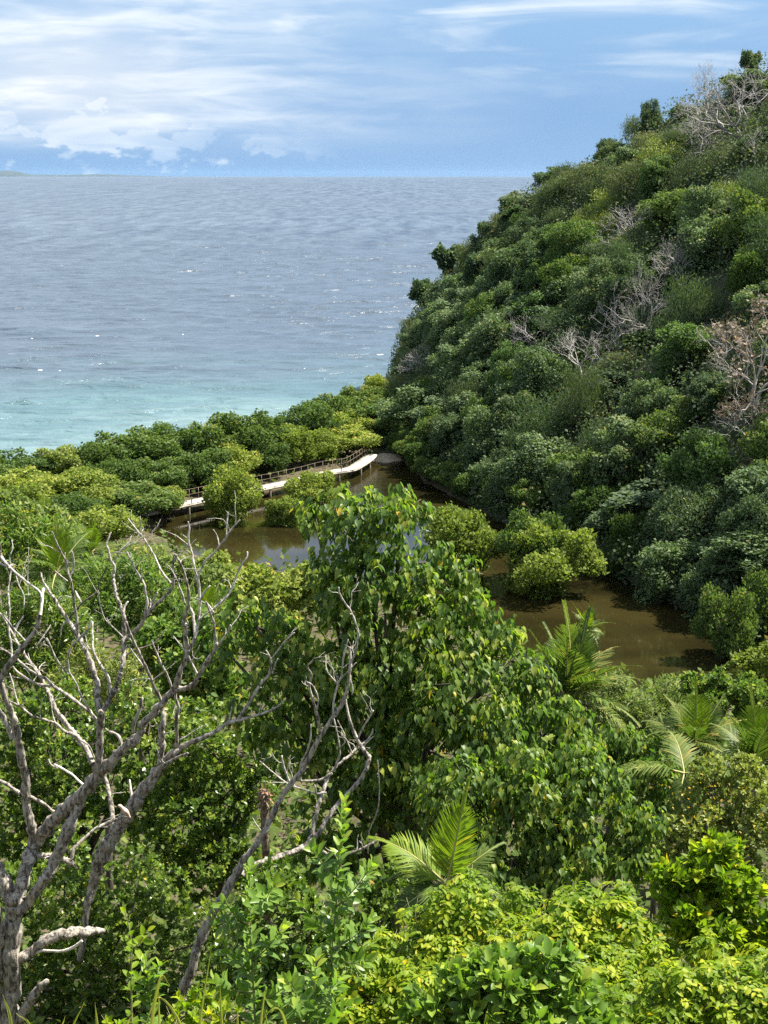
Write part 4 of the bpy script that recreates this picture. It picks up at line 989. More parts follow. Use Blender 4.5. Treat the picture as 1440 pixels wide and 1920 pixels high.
# grass blades at the bottom edge
GR = [(22, 1930, 5, 1865), (60, 1940, 30, 1900), (282, 1960, 300, 1835, 318, 1848), (300, 1960, 297, 1850), (372, 1960, 397, 1770), (417, 1960, 412, 1842), (446, 1960, 445, 1885), (487, 1960, 498, 1848), (505, 1960, 495, 1892), (540, 1960, 520, 1890, 480, 1925), (236, 1950, 250, 1900), (350, 1960, 300, 1870, 270, 1930), (130, 1960, 160, 1875), (185, 1960, 178, 1880), (112, 1960, 122, 1905)]
t = thing('grass_tuft', 'tall yellow-green grass blades at the bottom left edge', 'grass', (at(340, 1960, 8.2)[0], 8.2, g1(at(340, 1960, 8.2)[0], 8.2)))
for i, gp in enumerate(GR):
    pts = [at(gp[k], gp[k + 1], 8.2 + .25 * math.sin(i * 2.3)) for k in range(0, len(gp), 2)]
    b = pts[0].copy(); b[2] = g1(b[0], b[1])
    Q = catmull(np.vstack([b, pts]) if b[2] < pts[0][2] - .02 else np.array(pts), 5); n = len(Q)
    wv = np.array((1, .35 * math.cos(i), 0)) * .012; f = np.linspace(0, 1, n)[:, None]; wd = (1 - f ** 2.2) + .04
    V = np.stack([Q - wv * wd, Q + np.array((0, .006, 0)), Q + wv * wd], 1).reshape(-1, 3) - np.array(t.location)
    F = np.array([(3 * j + k, 3 * j + k + 1, 3 * j + k + 4, 3 * j + k + 3) for j in range(n - 1) for k in (0, 1)])
    obj('blade', make_mesh('blade', V, F, M['grass'], np.full(len(F), .35 + .4 * (i % 4) / 3)), t)

# ------------------------------------------------------------------ palms
def frond_mesh(name, seed, bend, mat, nleaf=62, droop=.5, lw=.019, llen=.30):
    """unit-length frond leaving the origin along +Y, arching down by bend radians"""
    r = np.random.default_rng(seed); n = 24; s = np.linspace(0, 1, n)
    ang = -bend * s ** 1.6; ds = 1 / (n - 1)
    y = np.concatenate([[0], np.cumsum(np.cos(ang[:-1]) * ds)]); z = np.concatenate([[0], np.cumsum(np.sin(ang[:-1]) * ds)])
    Q = np.column_stack([.03 * np.sin(s * 3), y, z])
    V0, F0 = tube(Q, np.linspace(.014, .002, n), 5, 0, 0)
    rachis = make_mesh('rachis', V0, F0, M['rachis'])
    Vs, Fs, ti = [], [], []; o = 0
    T = unit(np.gradient(Q, axis=0))
    for k in range(nleaf):
        f = .10 + .9 * k / nleaf; p = np.array([np.interp(f, s, Q[:, i]) for i in range(3)]); tg_ = unit(np.array([np.interp(f, s, T[:, i]) for i in range(3)]))
        L = llen * (math.sin(min(1, .25 + f * 1.05) * math.pi) ** .6 + .15) * r.uniform(.88, 1.08)
        nrm = np.cross((1, 0, 0), tg_)
        for sg_ in (-1, 1):
            out = unit(np.array((sg_, 0, 0)) * (.95 - .35 * f) + tg_ * (.55 + .5 * f) + nrm * .25 + r.normal(0, .05, 3))
            a = p; b = p + out * L * .5; c = b + unit(out - UP * droop * r.uniform(.7, 1.4)) * L * .5
            wv = unit(np.cross(out, nrm)) * lw * .5
            Vs.append(np.array([a - wv * .6, a + wv * .6, b + wv, b - wv, c + wv * .12, c - wv * .12])); Fs.append(np.array([(0, 1, 2, 3), (3, 2, 4, 5)]) + o); o += 6
            q = np.clip(r.normal(.45, .18), 0, 1); ti += [q, q]
    return make_mesh(name, np.vstack(Vs), np.vstack(Fs), mat, ti), rachis
FR = [frond_mesh('frond', 700 + k, b, M['palm'], droop=dr) for k, (b, dr) in enumerate([(.35, .35), (.9, .6), (1.5, .9), (2.0, 1.2)])]
FRL = [frond_mesh('frond', 720 + k, b, M['palm_lime'], droop=dr) for k, (b, dr) in enumerate([(.3, .25), (.8, .5), (1.4, .8)])]
def palm(label, px, py, d, L, n, seed, trunk=.10, lean=(0, 0), el=(75, -25), lime=2, extra=(), name='palm_tree'):
    r = np.random.default_rng(seed); c = at(px, py, d); bx, by = c[0] + lean[0], c[1] + lean[1]; b = np.array((bx, by, g1(bx, by) - .1))
    if b[2] > c[2] - .2: b[2] = c[2] - .6
    t = thing(name, label, 'palm', tuple(b))
    Q = catmull([b - b, (c - b) * np.array((.35, .35, .5)), c - b], 10); n_ = len(Q)
    V, F = tube(Q, np.linspace(trunk * 1.25, trunk * .8, n_) * (1 + .08 * (np.arange(n_) % 2)), 9, .03, seed)
    obj('trunk', make_mesh('trunk', V, F, M['palm_trunk']), t)
    specs = [(k * 137.5 + r.uniform(-15, 15), el[0] + (el[1] - el[0]) * (k / max(1, n - 1)) + r.uniform(-8, 8), L * r.uniform(.85, 1.1), k < lime) for k in range(n)] + list(extra)
    for az, e, l_, lm in specs:
        lst = FRL if lm else FR
        k = 0 if e > 55 else (1 if e > 20 else (2 if e > -5 else 3)); k = min(k, len(lst) - 1)
        o = obj('frond', lst[k][0], t); obj('rachis', lst[k][1], o)
        a = R_(-az); eu = Matrix.Rotation(a, 4, 'Z') @ Matrix.Rotation(R_(e), 4, 'X') @ Matrix.Rotation(r.uniform(-.5, .5), 4, 'Y')
        o.matrix_basis = Matrix.Translation(Vector(c - b)) @ eu @ Matrix.Diagonal((l_, l_, l_, 1))
    return t
# frond azimuth: 0 away from the camera, 90 right, 180 towards it, 270 left
palm('large coconut palm with shining fronds at the pond edge right of the tall tree', 1066, 1315, 38, 2.5, 24, 81, .11, el=(84, -28), lime=1)
palm('ragged palm crown with rolled leaves poking up into the brown water', 1100, 1185, 52, 1.15, 12, 82, .10, el=(88, 5), lime=3)
palm('slender palm with one long frond arching to the left over the bushes', 1283, 1450, 30, 1.6, 5, 83, .055, el=(40, -20), lime=0, extra=[(268, 16, 2.25, False), (100, 20, 1.5, False), (195, -35, 1.1, False)])
palm('palm with a fan of stiff fronds right of the feathery bush', 1300, 1395, 42, 1.9, 16, 84, .09, el=(80, -10), lime=2)
palm('palm with a lime green frond at the right edge', 1415, 1430, 38, 2.1, 14, 85, .09, el=(78, -15), lime=2, extra=[(120, 55, 1.6, True)])
palm('young palm with an upright lime frond under the heart-leaved trees', 838, 1660, 15.5, 1.0, 9, 86, .05, el=(35, -15), lime=0, extra=[(60, 82, 1.25, True), (290, 35, 1.1, True), (75, 45, .85, False), (240, -5, .9, False), (215, -20, .8, False), (20, 75, 1.0, True)])
palm('palm with upright pale fronds on the left, above the forks of the dead tree', 172, 1035, 84, 2.3, 13, 87, .13, el=(85, -25), lime=2)
palm('small ragged palm among the mangroves on the left', 83, 975, 98, 2.0, 10, 88, .16, el=(70, -30), lime=1)
palm('palm with broad lime fronds behind the upper left dead branches', 105, 1075, 58, 2.3, 12, 89, .12, el=(80, -20), lime=3)
palm('low palm shoots between the dead branches and the yellow-green bush', 335, 1150, 60, 1.6, 8, 90, .06, el=(88, 35), lime=3)
palm('palm at the left edge with a drooping pale frond', -12, 960, 92, 2.2, 11, 91, .14, el=(75, -20), lime=1)
palm('low palm with upright fronds behind the broken tips of the dead tree', 385, 1150, 66, 1.8, 8, 92, .06, el=(86, 30), lime=2)

# hairy dead palm stump
pts = [at(*q) for q in [(500, 1700, 20.6), (500, 1640, 20.6), (497, 1560, 20.6), (496, 1500, 20.6), (497, 1482, 20.6)]]
b = pts[0].copy(); b[2] = g1(b[0], b[1]); t = thing('palm_stump', 'hairy brown dead palm stump behind the third dead tree', 'stump', tuple(b))
Q = catmull(np.vstack([b, pts]), 6) - b; n_ = len(Q)
V, F = tube(Q, np.interp(np.linspace(0, 1, n_), [0, .7, .85, 1], [.05, .055, .07, .045]) * (1 + .14 * (np.arange(n_) % 2)), 10, .08, 5); obj('trunk', make_mesh('trunk', V, F, M['fibre']), t)
r = np.random.default_rng(9); P = Q[-8:][r.integers(0, 8, 160)] + r.normal(0, .03, (160, 3)); V, F = leaf_VF(T_LANCE, P, unit(rnd_dir(160, r) - UP * .6), rnd_dir(160, r), .13 * r.uniform(.5, 1.2, 160))
obj('dead_fronds', make_mesh('dead_fronds', V, F, M['hill_brown'], r.uniform(.2, 1, len(F))), t, kind='stuff')

# ------------------------------------------------------------------ the pale dead trees, limb by limb
def dead_tree(label, d0, limbs, seed, base):
    r = np.random.default_rng(seed); b = at(base[0], base[1], d0); b[2] = min(b[2], g1(b[0], b[1])); t = thing('dead_tree', label, 'dead tree', tuple(b))
    known = []   # (px, py, depth)
    for i, (kind, pts) in enumerate(limbs):
        px = np.array([(q[0], q[1]) for q in pts], float); rad = np.array([q[2] for q in pts], float)
        if known:
            K = np.array(known); j = np.argmin((K[:, 0] - px[0, 0]) ** 2 + (K[:, 1] - px[0, 1]) ** 2); dd = K[j, 2]
        else: dd = d0
        L = np.concatenate([[0], np.cumsum(np.linalg.norm(np.diff(px, axis=0), axis=1))]) / ppm(d0)
        sl = r.uniform(-.55, .55) if i else 0.0
        dep = dd + sl * L + .03 * np.sin(L * 7 + i)
        known += [(a[0], a[1], z) for a, z in zip(px, dep)]
        P = np.array([at(a[0], a[1], z) for a, z in zip(px, dep)]); rm = rad * np.interp(rad, [1, 3, 8, 14], [.85, .68, .72, .84]) / ppm(d0)
        big = rad.max() > 6.5
        sub = 6 if big else 3
        Q = catmull(P, sub); rq = np.interp(np.linspace(0, 1, len(Q)), np.linspace(0, 1, len(P)), rm)
        Q = Q + r.normal(0, 1, Q.shape) * (rq[:, None] * .14)
        sides = 14 if big else (9 if rad.max() > 3.5 else 6)
        V, F = tube(Q - b, rq * (1 + r.normal(0, .07, len(Q)) + .25 * (r.random(len(Q)) < .06)), sides, .115 if big else .08, seed * 50 + i, ridge=.09 if big else 0)
        mat = M['bare_wood'] if kind == 'w' else (M['bark_dead'] if rad.max() > 4 else M['twig_dead'])
        if kind == 'k': mat = M['bark_dark']
        nm = 'trunk' if i == 0 else ('branch' if rad.max() > 2.6 else 'twig')
        limb = obj(nm, make_mesh(nm, V, F, mat), t)
        # snapped spurs and kinked side twigs
        if kind == 'b' and len(px) > 3 and rad.max() < 9.5:
            for k in range(r.integers(2, 6) if len(px) > 5 else r.integers(0, 3)):
                f_ = r.integers(len(Q) // 4, len(Q) - 1); a = Q[f_]; tdir = unit(Q[min(f_ + 1, len(Q) - 1)] - Q[f_ - 1])
                dr = unit(tdir * .5 + rnd_dir(1, r)[0] * np.array((1, .7, .6)) + UP * .5); ln = r.uniform(.08, .5) * (1 if rad.max() < 6 else .7)
                w_ = [a]
                for _ in range(4): dr = unit(dr + r.normal(0, .3, 3)); w_.append(w_[-1] + dr * ln / 4)
                r0_ = min(.011, rq[f_] * .55); parts = [tube(np.array(w_) - b, np.linspace(r0_, r0_ * .35, 5), 5, .04, i)]
                for _ in range(r.integers(0, 3)):
                    s0_ = w_[r.integers(1, 4)]; e_ = s0_ + unit(dr + rnd_dir(1, r)[0] * .9) * ln * r.uniform(.25, .5)
                    parts.append(tube(np.array([s0_, (s0_ + e_) / 2 + r.normal(0, .012, 3), e_]) - b, np.array([.5, .4, .25]) * r0_, 4, 0, i))
                V, F = joinVF(parts); obj('twig' if nm != 'twig' else 'spur', make_mesh('twig', V, F, M['twig_dead']), limb)
    return t
L1 = [
 ('b', [(16, 1990, 24), (17, 1920, 23), (20, 1850, 22), (22, 1780, 21), (26, 1720, 21), (30, 1685, 20)]),
 ('b', [(22, 1700, 16), (10, 1660, 15), (-8, 1620, 13), (-25, 1590, 12)]),
 ('b', [(32, 1690, 17), (42, 1650, 16), (55, 1610, 15), (66, 1578, 15)]),
 ('b', [(66, 1582, 13), (58, 1548, 11.5), (49, 1505, 10.5), (46, 1455, 10), (38, 1405, 9.5), (26, 1352, 9), (11, 1312, 8), (3, 1285, 8), (6, 1264, 7.5), (26, 1234, 7), (50, 1205, 6), (67, 1180, 5.5), (75, 1152, 4.5)]),
 ('w', [(75, 1152, 4.2), (79, 1130, 4), (81, 1103, 3.6)]),
 ('b', [(24, 1385, 7.5), (10, 1352, 7.5), (-8, 1325, 7)]),
 ('b', [(66, 1580, 14), (100, 1541, 15), (130, 1510, 14.5), (165, 1476, 14), (190, 1446, 13), (215, 1420, 12), (240, 1396, 11), (262, 1376, 9.5), (268, 1356, 8.5), (286, 1340, 8.5), (310, 1311, 8.5), (326, 1293, 7.5), (346, 1291, 6.5), (362, 1285, 6.5), (373, 1265, 6), (388, 1241, 5.2), (403, 1218, 5), (406, 1206, 4.5)]),
 ('b', [(406, 1208, 4.2), (403, 1188, 4), (400, 1165, 3.4), (393, 1147, 3), (386, 1128, 2)]),
 ('b', [(408, 1212, 3.2), (420, 1196, 3), (430, 1180, 2.6), (432, 1172, 2)]),
 ('b', [(326, 1296, 7), (336, 1264, 6.5), (346, 1240, 6), (352, 1220, 5.6), (348, 1195, 5), (349, 1180, 5), (345, 1165, 4.6), (350, 1145, 4.4), (354, 1128, 4), (353, 1105, 3.6), (348, 1085, 3.2), (340, 1060, 3), (333, 1048, 2.6), (327, 1038, 2)]),
 ('b', [(353, 1222, 5), (365, 1198, 4.6), (365, 1180, 4.4), (362, 1152, 4), (356, 1138, 3)]),
 ('b', [(365, 1197, 4), (373, 1166, 4), (375, 1140, 4), (374, 1115, 4), (371, 1086, 3.6), (366, 1070, 3), (362, 1050, 2.8), (358, 1031, 2.6), (353, 1011, 2.4), (355, 990, 2), (352, 978, 1.8)]),
 ('b', [(371, 1086, 3), (376, 1070, 3), (386, 1051, 3), (400, 1038, 2.8), (413, 1021, 2.6), (423, 1010, 2.4), (428, 1000, 2.2), (438, 988, 2), (450, 975, 1.8)]),
 ('b', [(424, 1007, 2), (425, 985, 1.9), (427, 960, 1.6)]), ('b', [(411, 1024, 1.5), (407, 1005, 1.4), (400, 993, 1.1)]), ('b', [(352, 1010, 1.4), (343, 1003, 1)]),
 ('b', [(373, 1162, 3.2), (398, 1142, 3.2), (424, 1119, 3), (437, 1100, 2.8), (443, 1080, 2.5), (452, 1060, 2.2), (463, 1045, 2), (464, 1034, 1.6)]),
 ('b', [(402, 1150, 2), (393, 1137, 2), (386, 1128, 1.6)]), ('b', [(375, 1128, 2.6), (382, 1112, 2.4), (394, 1098, 1.6)]),
 ('b', [(369, 1262, 3), (354, 1232, 3), (346, 1205, 3), (348, 1192, 2.8)]), ('b', [(347, 1220, 2), (335, 1205, 1.8), (325, 1193, 1.4)]),
 ('b', [(346, 1130, 3), (340, 1110, 2.6), (334, 1095, 2.2), (336, 1085, 1.6)]),
 ('b', [(322, 1290, 3), (312, 1262, 3), (300, 1240, 2.6), (290, 1215, 2.2), (284, 1200, 1.8)]),
 ('b', [(183, 1450, 10), (187, 1402, 9.5), (188, 1362, 9.5), (190, 1334, 9)]),
 ('b', [(188, 1338, 8), (183, 1315, 8), (183, 1285, 7.4), (175, 1256, 7), (166, 1231, 6.4), (158, 1215, 6), (147, 1193, 5.4), (135, 1174, 5), (125, 1159, 4.6), (113, 1140, 4.2), (100, 1120, 4), (90, 1105, 3.2), (80, 1088, 2.6), (77, 1074, 2)]),
 ('b', [(144, 1188, 4.4), (143, 1160, 4), (140, 1140, 4), (137, 1114, 3.6), (133, 1090, 3.2), (127, 1074, 3), (126, 1056, 2.6), (115, 1036, 2.4), (105, 1015, 2), (98, 997, 1.4)]),
 ('b', [(131, 1085, 2.2), (138, 1062, 2.2), (138, 1046, 2), (134, 1033, 1.6)]), ('b', [(127, 1090, 1.5), (112, 1078, 1.3), (103, 1070, 1)]),
 ('k', [(128, 1160, 2.6), (142, 1145, 2.4), (150, 1135, 2.4), (170, 1118, 2.2), (184, 1108, 2.2), (186, 1095, 2), (195, 1075, 1.8), (202, 1060, 1.4)]),
 ('b', [(126, 1162, 2), (116, 1176, 1.8), (114, 1195, 1.3)]), ('b', [(152, 1130, 3), (146, 1118, 3), (141, 1108, 2)]),
 ('b', [(207, 1300, 4), (205, 1276, 3.8), (197, 1260, 3.6), (184, 1240, 3.6), (175, 1220, 3.4), (173, 1195, 3.2), (174, 1165, 3)]),
 ('b', [(192, 1334, 8), (205, 1311, 7.4), (218, 1290, 7), (225, 1265, 6.6), (230, 1245, 6.4), (232, 1215, 6.2), (233, 1190, 5.8), (233, 1165, 5.4), (230, 1146, 5), (225, 1134, 4.4), (218, 1115, 4.2), (213, 1091, 4), (212, 1081, 3.8), (215, 1065, 3.8), (208, 1050, 3.2), (203, 1030, 2.8), (200, 1020, 2.4), (205, 1005, 2), (208, 998, 1.6)]),
 ('b', [(233, 1200, 6), (250, 1186, 6), (265, 1172, 5.6), (272, 1156, 5.2), (286, 1140, 5), (305, 1122, 4.4), (318, 1110, 4.2), (325, 1098, 4), (325, 1080, 3.4), (323, 1066, 3), (327, 1050, 2.8), (331, 1040, 2)]),
 ('b', [(271, 1152, 3.6), (276, 1130, 3.2), (272, 1108, 3), (272, 1100, 2.8), (265, 1085, 2.6), (255, 1070, 2.4), (245, 1050, 2.2), (238, 1034, 1.6)]), ('b', [(266, 1088, 1.4), (264, 1065, 1)]),
 ('b', [(322, 1094, 2.8), (305, 1075, 2.6), (293, 1050, 2.4), (283, 1030, 2.2), (270, 1010, 2), (262, 1000, 1.8), (250, 985, 1.6), (240, 972, 1.2)]), ('b', [(263, 999, 1.2), (263, 968, .9)]),
 ('b', [(231, 1148, 3.2), (235, 1135, 3), (240, 1128, 2.4)]), ('b', [(284, 1141, 2.8), (290, 1120, 2.6), (295, 1111, 2)]), ('b', [(213, 1065, 2), (218, 1045, 1.8), (228, 1030, 1.7), (242, 1016, 1.4), (246, 1005, 1)]),
 ('k', [(225, 1252, 2.8), (240, 1226, 2.6), (262, 1216, 2.4), (285, 1208, 2.2), (300, 1195, 2), (308, 1182, 1.4)]),
 ('b', [(231, 1195, 2), (216, 1180, 1.8), (200, 1165, 1.7), (192, 1150, 1.5), (186, 1125, 1.4), (184, 1108, 1.2)]),
 ('b', [(304, 1316, 5), (290, 1288, 4.8), (276, 1256, 4.6), (266, 1236, 4.4), (257, 1217, 4.2), (247, 1196, 4), (236, 1166, 3.6)]),
 ('b', [(276, 1258, 2.4), (262, 1240, 2.2), (250, 1224, 2), (240, 1208, 1.5)]),
 ('b', [(184, 1357, 5), (168, 1335, 5), (154, 1324, 4.6), (130, 1306, 4.6), (100, 1287, 4.4), (75, 1284, 4), (55, 1275, 3.6), (35, 1262, 3.2), (24, 1250, 2.4)]),
 ('b', [(184, 1352, 3.4), (166, 1330, 3.2), (150, 1300, 3), (143, 1281, 3), (130, 1260, 2.8), (127, 1240, 2.8), (130, 1220, 2.6), (140, 1205, 2.6), (155, 1190, 2.4), (165, 1180, 2.2), (171, 1163, 1.6)]),
 ('b', [(125, 1262, 2.6), (112, 1246, 2.4), (100, 1225, 2.2), (92, 1205, 2), (87, 1196, 1.5)]),
 ('b', [(100, 1286, 4.2), (85, 1272, 4), (65, 1262, 3.8), (45, 1248, 3.4), (30, 1234, 3), (14, 1222, 2.6), (-5, 1213, 2)]),
 ('b', [(174, 1432, 8), (160, 1402, 7.4), (146, 1385, 7), (130, 1365, 7), (114, 1344, 6.6), (100, 1320, 6.4), (91, 1300, 6), (85, 1285, 5.4), (70, 1258, 4.4), (55, 1240, 4), (36, 1211, 3.2), (20, 1181, 3), (4, 1155, 2.6), (-8, 1144, 2)]),
 ('b', [(140, 1378, 4.4), (120, 1371, 4), (104, 1356, 3.8), (84, 1350, 3.4), (60, 1342, 3.2), (40, 1326, 3), (25, 1318, 2.8), (10, 1311, 2)]), ('b', [(35, 1322, 1.6), (28, 1300, 1.6), (24, 1280, 1.4), (18, 1262, 1)]),
 ('b', [(176, 1420, 2.2), (165, 1396, 2.2), (150, 1388, 1.8)]), ('b', [(75, 1348, 1.2), (77, 1320, 1), (84, 1305, .8)]),
 ('b', [(39, 1490, 6), (22, 1476, 5.4), (2, 1465, 5), (-15, 1458, 4)]), ('b', [(52, 1492, 5.4), (75, 1502, 5), (95, 1518, 4.6), (111, 1527, 3.4)]),
 ('w', [(160, 1476, 3.6), (140, 1456, 3.4), (120, 1443, 3.2), (102, 1433, 2.2)]), ('b', [(108, 1440, 1.8), (96, 1434, 1.6), (91, 1424, 1.2)]),
 ('b', [(40, 1712, 11), (60, 1682, 12), (85, 1646, 12.5), (105, 1606, 13), (125, 1560, 13), (145, 1520, 11), (162, 1486, 7)]),
 ('b', [(66, 1604, 8), (95, 1606, 8), (115, 1610, 8), (136, 1619, 8.5)]), ('b', [(133, 1612, 5.4), (140, 1590, 5), (160, 1570, 5), (185, 1550, 5), (210, 1540, 5), (240, 1529, 5)]),
 ('b', [(250, 1372, 5), (252, 1352, 4.6), (262, 1330, 4.2), (267, 1308, 3.2)]), ('b', [(228, 1400, 5), (226, 1386, 5), (216, 1376, 4.6), (205, 1372, 4), (198, 1366, 2.6)]),
 ('b', [(26, 1805, 12), (55, 1786, 12), (90, 1761, 13), (130, 1749, 13), (165, 1746, 11.5), (196, 1745, 7)]), ('w', [(60, 1792, 4), (80, 1782, 4), (110, 1784, 4), (138, 1777, 5), (153, 1764, 4)]),
 ('b', [(24, 1925, 12), (45, 1895, 12), (66, 1862, 11), (90, 1838, 7)]),
 ('b', [(-8, 1980, 15), (-8, 1880, 14), (-5, 1790, 13), (-4, 1720, 11), (-14, 1660, 9)]),
 ('b', [(78, 1140, 2.6), (76, 1112, 3), (55, 1095, 3.2), (36, 1080, 3.6), (16, 1062, 4), (0, 1042, 4), (-12, 1030, 3)]), ('b', [(20, 1066, 2.6), (8, 1060, 2.6), (-8, 1052, 2.4)]),
 ('b', [(22, 1240, 3), (22, 1210, 3), (16, 1180, 2.8), (18, 1140, 2.6), (15, 1112, 2.4), (20, 1072, 2.2), (18, 1045, 1.8), (24, 1028, 1.5), (22, 1012, 1)]),
 ('b', [(50, 1205, 3.2), (36, 1190, 3), (20, 1172, 2.8), (5, 1152, 2.6)]), ('b', [(27, 1190, 3), (34, 1170, 3), (45, 1154, 2.4)]), ('b', [(68, 1212, 1.8), (80, 1195, 1.7), (95, 1172, 1.3)]),
 ('b', [(45, 1140, 1.7), (44, 1116, 1.6), (36, 1098, 1.5), (30, 1080, 1.2)]), ('b', [(53, 1120, 1), (52, 1080, .9), (54, 1026, .7)]),
]
DT1 = dead_tree('large pale leafless dead tree at the left, its branches spreading over the greenery', 20.0, L1, 71, (16, 1990))
L2 = [
 ('b', [(150, 1800, 8), (158, 1740, 8), (164, 1692, 10), (175, 1660, 12), (186, 1620, 14), (205, 1580, 15), (226, 1545, 15), (250, 1510, 16), (275, 1475, 15), (300, 1441, 12.5), (320, 1417, 10), (336, 1404, 8)]),
 ('b', [(326, 1412, 8), (350, 1395, 7), (375, 1385, 6.4), (400, 1374, 5.8), (425, 1357, 5.2), (445, 1350, 5), (460, 1330, 4.6), (475, 1305, 4.2), (490, 1281, 4), (505, 1264, 3.4), (508, 1240, 2.8), (505, 1230, 2.4), (499, 1219, 1.8)]),
 ('b', [(508, 1236, 2.2), (524, 1216, 2), (534, 1203, 1.8), (552, 1186, 1.2)]), ('b', [(511, 1262, 2), (516, 1245, 1.8), (521, 1235, 1.4)]),
 ('b', [(442, 1352, 4), (470, 1345, 3.6), (500, 1335, 3.2), (520, 1325, 2.8), (534, 1313, 1.8)]), ('b', [(485, 1339, 1.6), (488, 1328, 1.5), (493, 1320, 1)]), ('b', [(428, 1355, 2), (432, 1340, 1.8), (435, 1325, 1.4)]),
 ('b', [(298, 1442, 9), (304, 1402, 8.4), (303, 1370, 8), (307, 1346, 7), (304, 1328, 6), (302, 1312, 5)]),
 ('b', [(327, 1414, 5), (332, 1390, 5), (330, 1352, 5), (334, 1326, 4.4), (328, 1300, 3.6), (336, 1290, 3), (340, 1262, 2.6)]),
 ('w', [(247, 1502, 4), (245, 1480, 4), (243, 1462, 2.4)]), ('b', [(213, 1552, 6.4), (208, 1508, 6.2), (200, 1466, 6), (194, 1446, 4)]),
 ('b', [(280, 1468, 5), (300, 1440, 5), (330, 1422, 4), (352, 1412, 3)]), ('b', [(337, 1388, 2), (350, 1380, 2), (372, 1366, 1.6), (390, 1358, 1.2)]),
]
dead_tree('thick grey dead trunk leaning right, behind the large pale dead tree', 21.2, L2, 72, (150, 1800))
L3 = [
 ('b', [(338, 1900, 12), (346, 1850, 11.5), (360, 1815, 11.5), (370, 1775, 11.5), (386, 1740, 12), (408, 1700, 10.5), (440, 1642, 10), (470, 1597, 8.6), (490, 1570, 8.4), (510, 1531, 8.2), (525, 1500, 8), (545, 1470, 7.4), (565, 1445, 6.8), (582, 1415, 6.4), (600, 1381, 6.2), (620, 1351, 5.8), (640, 1320, 5.2), (650, 1296, 4.8), (655, 1266, 4.4), (657, 1240, 4), (656, 1214, 3.6)]),
 ('b', [(657, 1245, 3.6), (665, 1226, 3.4), (670, 1201, 3.2), (672, 1186, 3), (665, 1165, 2.8), (658, 1146, 2.6), (650, 1135, 2.4), (638, 1116, 2), (635, 1101, 1.6)]),
 ('b', [(600, 1382, 4.4), (597, 1351, 4), (590, 1326, 3.6), (582, 1296, 3.4), (580, 1281, 3), (584, 1265, 2.8), (577, 1250, 2.4), (585, 1240, 1.8), (590, 1233, 1.2)]), ('b', [(593, 1333, 2.4), (597, 1315, 2.2), (592, 1296, 2), (586, 1285, 1.8), (576, 1278, 1.4)]),
 ('b', [(624, 1347, 3.4), (626, 1312, 3), (632, 1287, 2.8), (640, 1266, 2.2), (645, 1226, 2), (653, 1199, 1.2)]), ('b', [(634, 1284, 1.8), (625, 1273, 1.6), (612, 1256, 1.4), (611, 1228, 1)]), ('b', [(632, 1280, 1.6), (650, 1262, 1.5), (668, 1242, 1)]),
 ('b', [(655, 1268, 2), (661, 1290, 1.8), (660, 1303, 1.4)]),
 ('b', [(455, 1640, 8), (480, 1622, 8), (505, 1613, 8), (532, 1604, 8), (560, 1592, 8), (578, 1580, 7), (586, 1560, 6.4), (592, 1530, 6), (600, 1500, 5.4), (614, 1461, 5), (627, 1441, 4.4), (650, 1421, 3.8), (670, 1403, 3.4), (690, 1386, 3), (698, 1374, 2.6), (699, 1366, 2)]),
 ('b', [(582, 1582, 7), (605, 1551, 7), (620, 1526, 7), (640, 1500, 7), (666, 1474, 6.4), (685, 1446, 6), (692, 1421, 5.6), (685, 1410, 5), (672, 1391, 4.6), (661, 1366, 4.2), (655, 1346, 3.8), (650, 1326, 3.2), (648, 1310, 2)]),
 ('b', [(669, 1389, 2.8), (680, 1366, 2.6), (694, 1343, 2.4), (700, 1332, 1.8)]), ('b', [(578, 1583, 6), (598, 1595, 5.6), (622, 1603, 5), (655, 1600, 4.6), (690, 1586, 4), (714, 1571, 3)]),
 ('b', [(564, 1464, 3.4), (590, 1464, 3.8), (606, 1460, 4), (622, 1450, 4.2)]), ('b', [(564, 1462, 2.8), (563, 1435, 2.4), (575, 1410, 2.2), (582, 1385, 2), (583, 1358, 1.4)]),
 ('b', [(546, 1472, 3.4), (536, 1450, 3.2), (530, 1430, 3), (528, 1417, 2.2)]), ('b', [(612, 1486, 3), (592, 1488, 2.8), (570, 1480, 2.4), (545, 1473, 2.2), (520, 1455, 1.9), (500, 1438, 1.6), (487, 1427, 1.1)]), ('b', [(593, 1487, 1.8), (590, 1472, 2)]),
 ('b', [(628, 1440, 3.2), (637, 1412, 3), (634, 1384, 2.6), (626, 1347, 2.2)]), ('b', [(660, 1412, 1.4), (650, 1388, 1.3), (640, 1374, 1)]), ('b', [(690, 1600, 2), (692, 1560, 2), (708, 1520, 1.7), (711, 1480, 1.5), (708, 1425, 1)]), ('b', [(493, 1562, 1.4), (480, 1545, 1.3), (473, 1532, 1)]),
]
dead_tree('slender dead tree in front of the heart-leaved tree, left of the young palm', 19.4, L3, 73, (338, 1900))

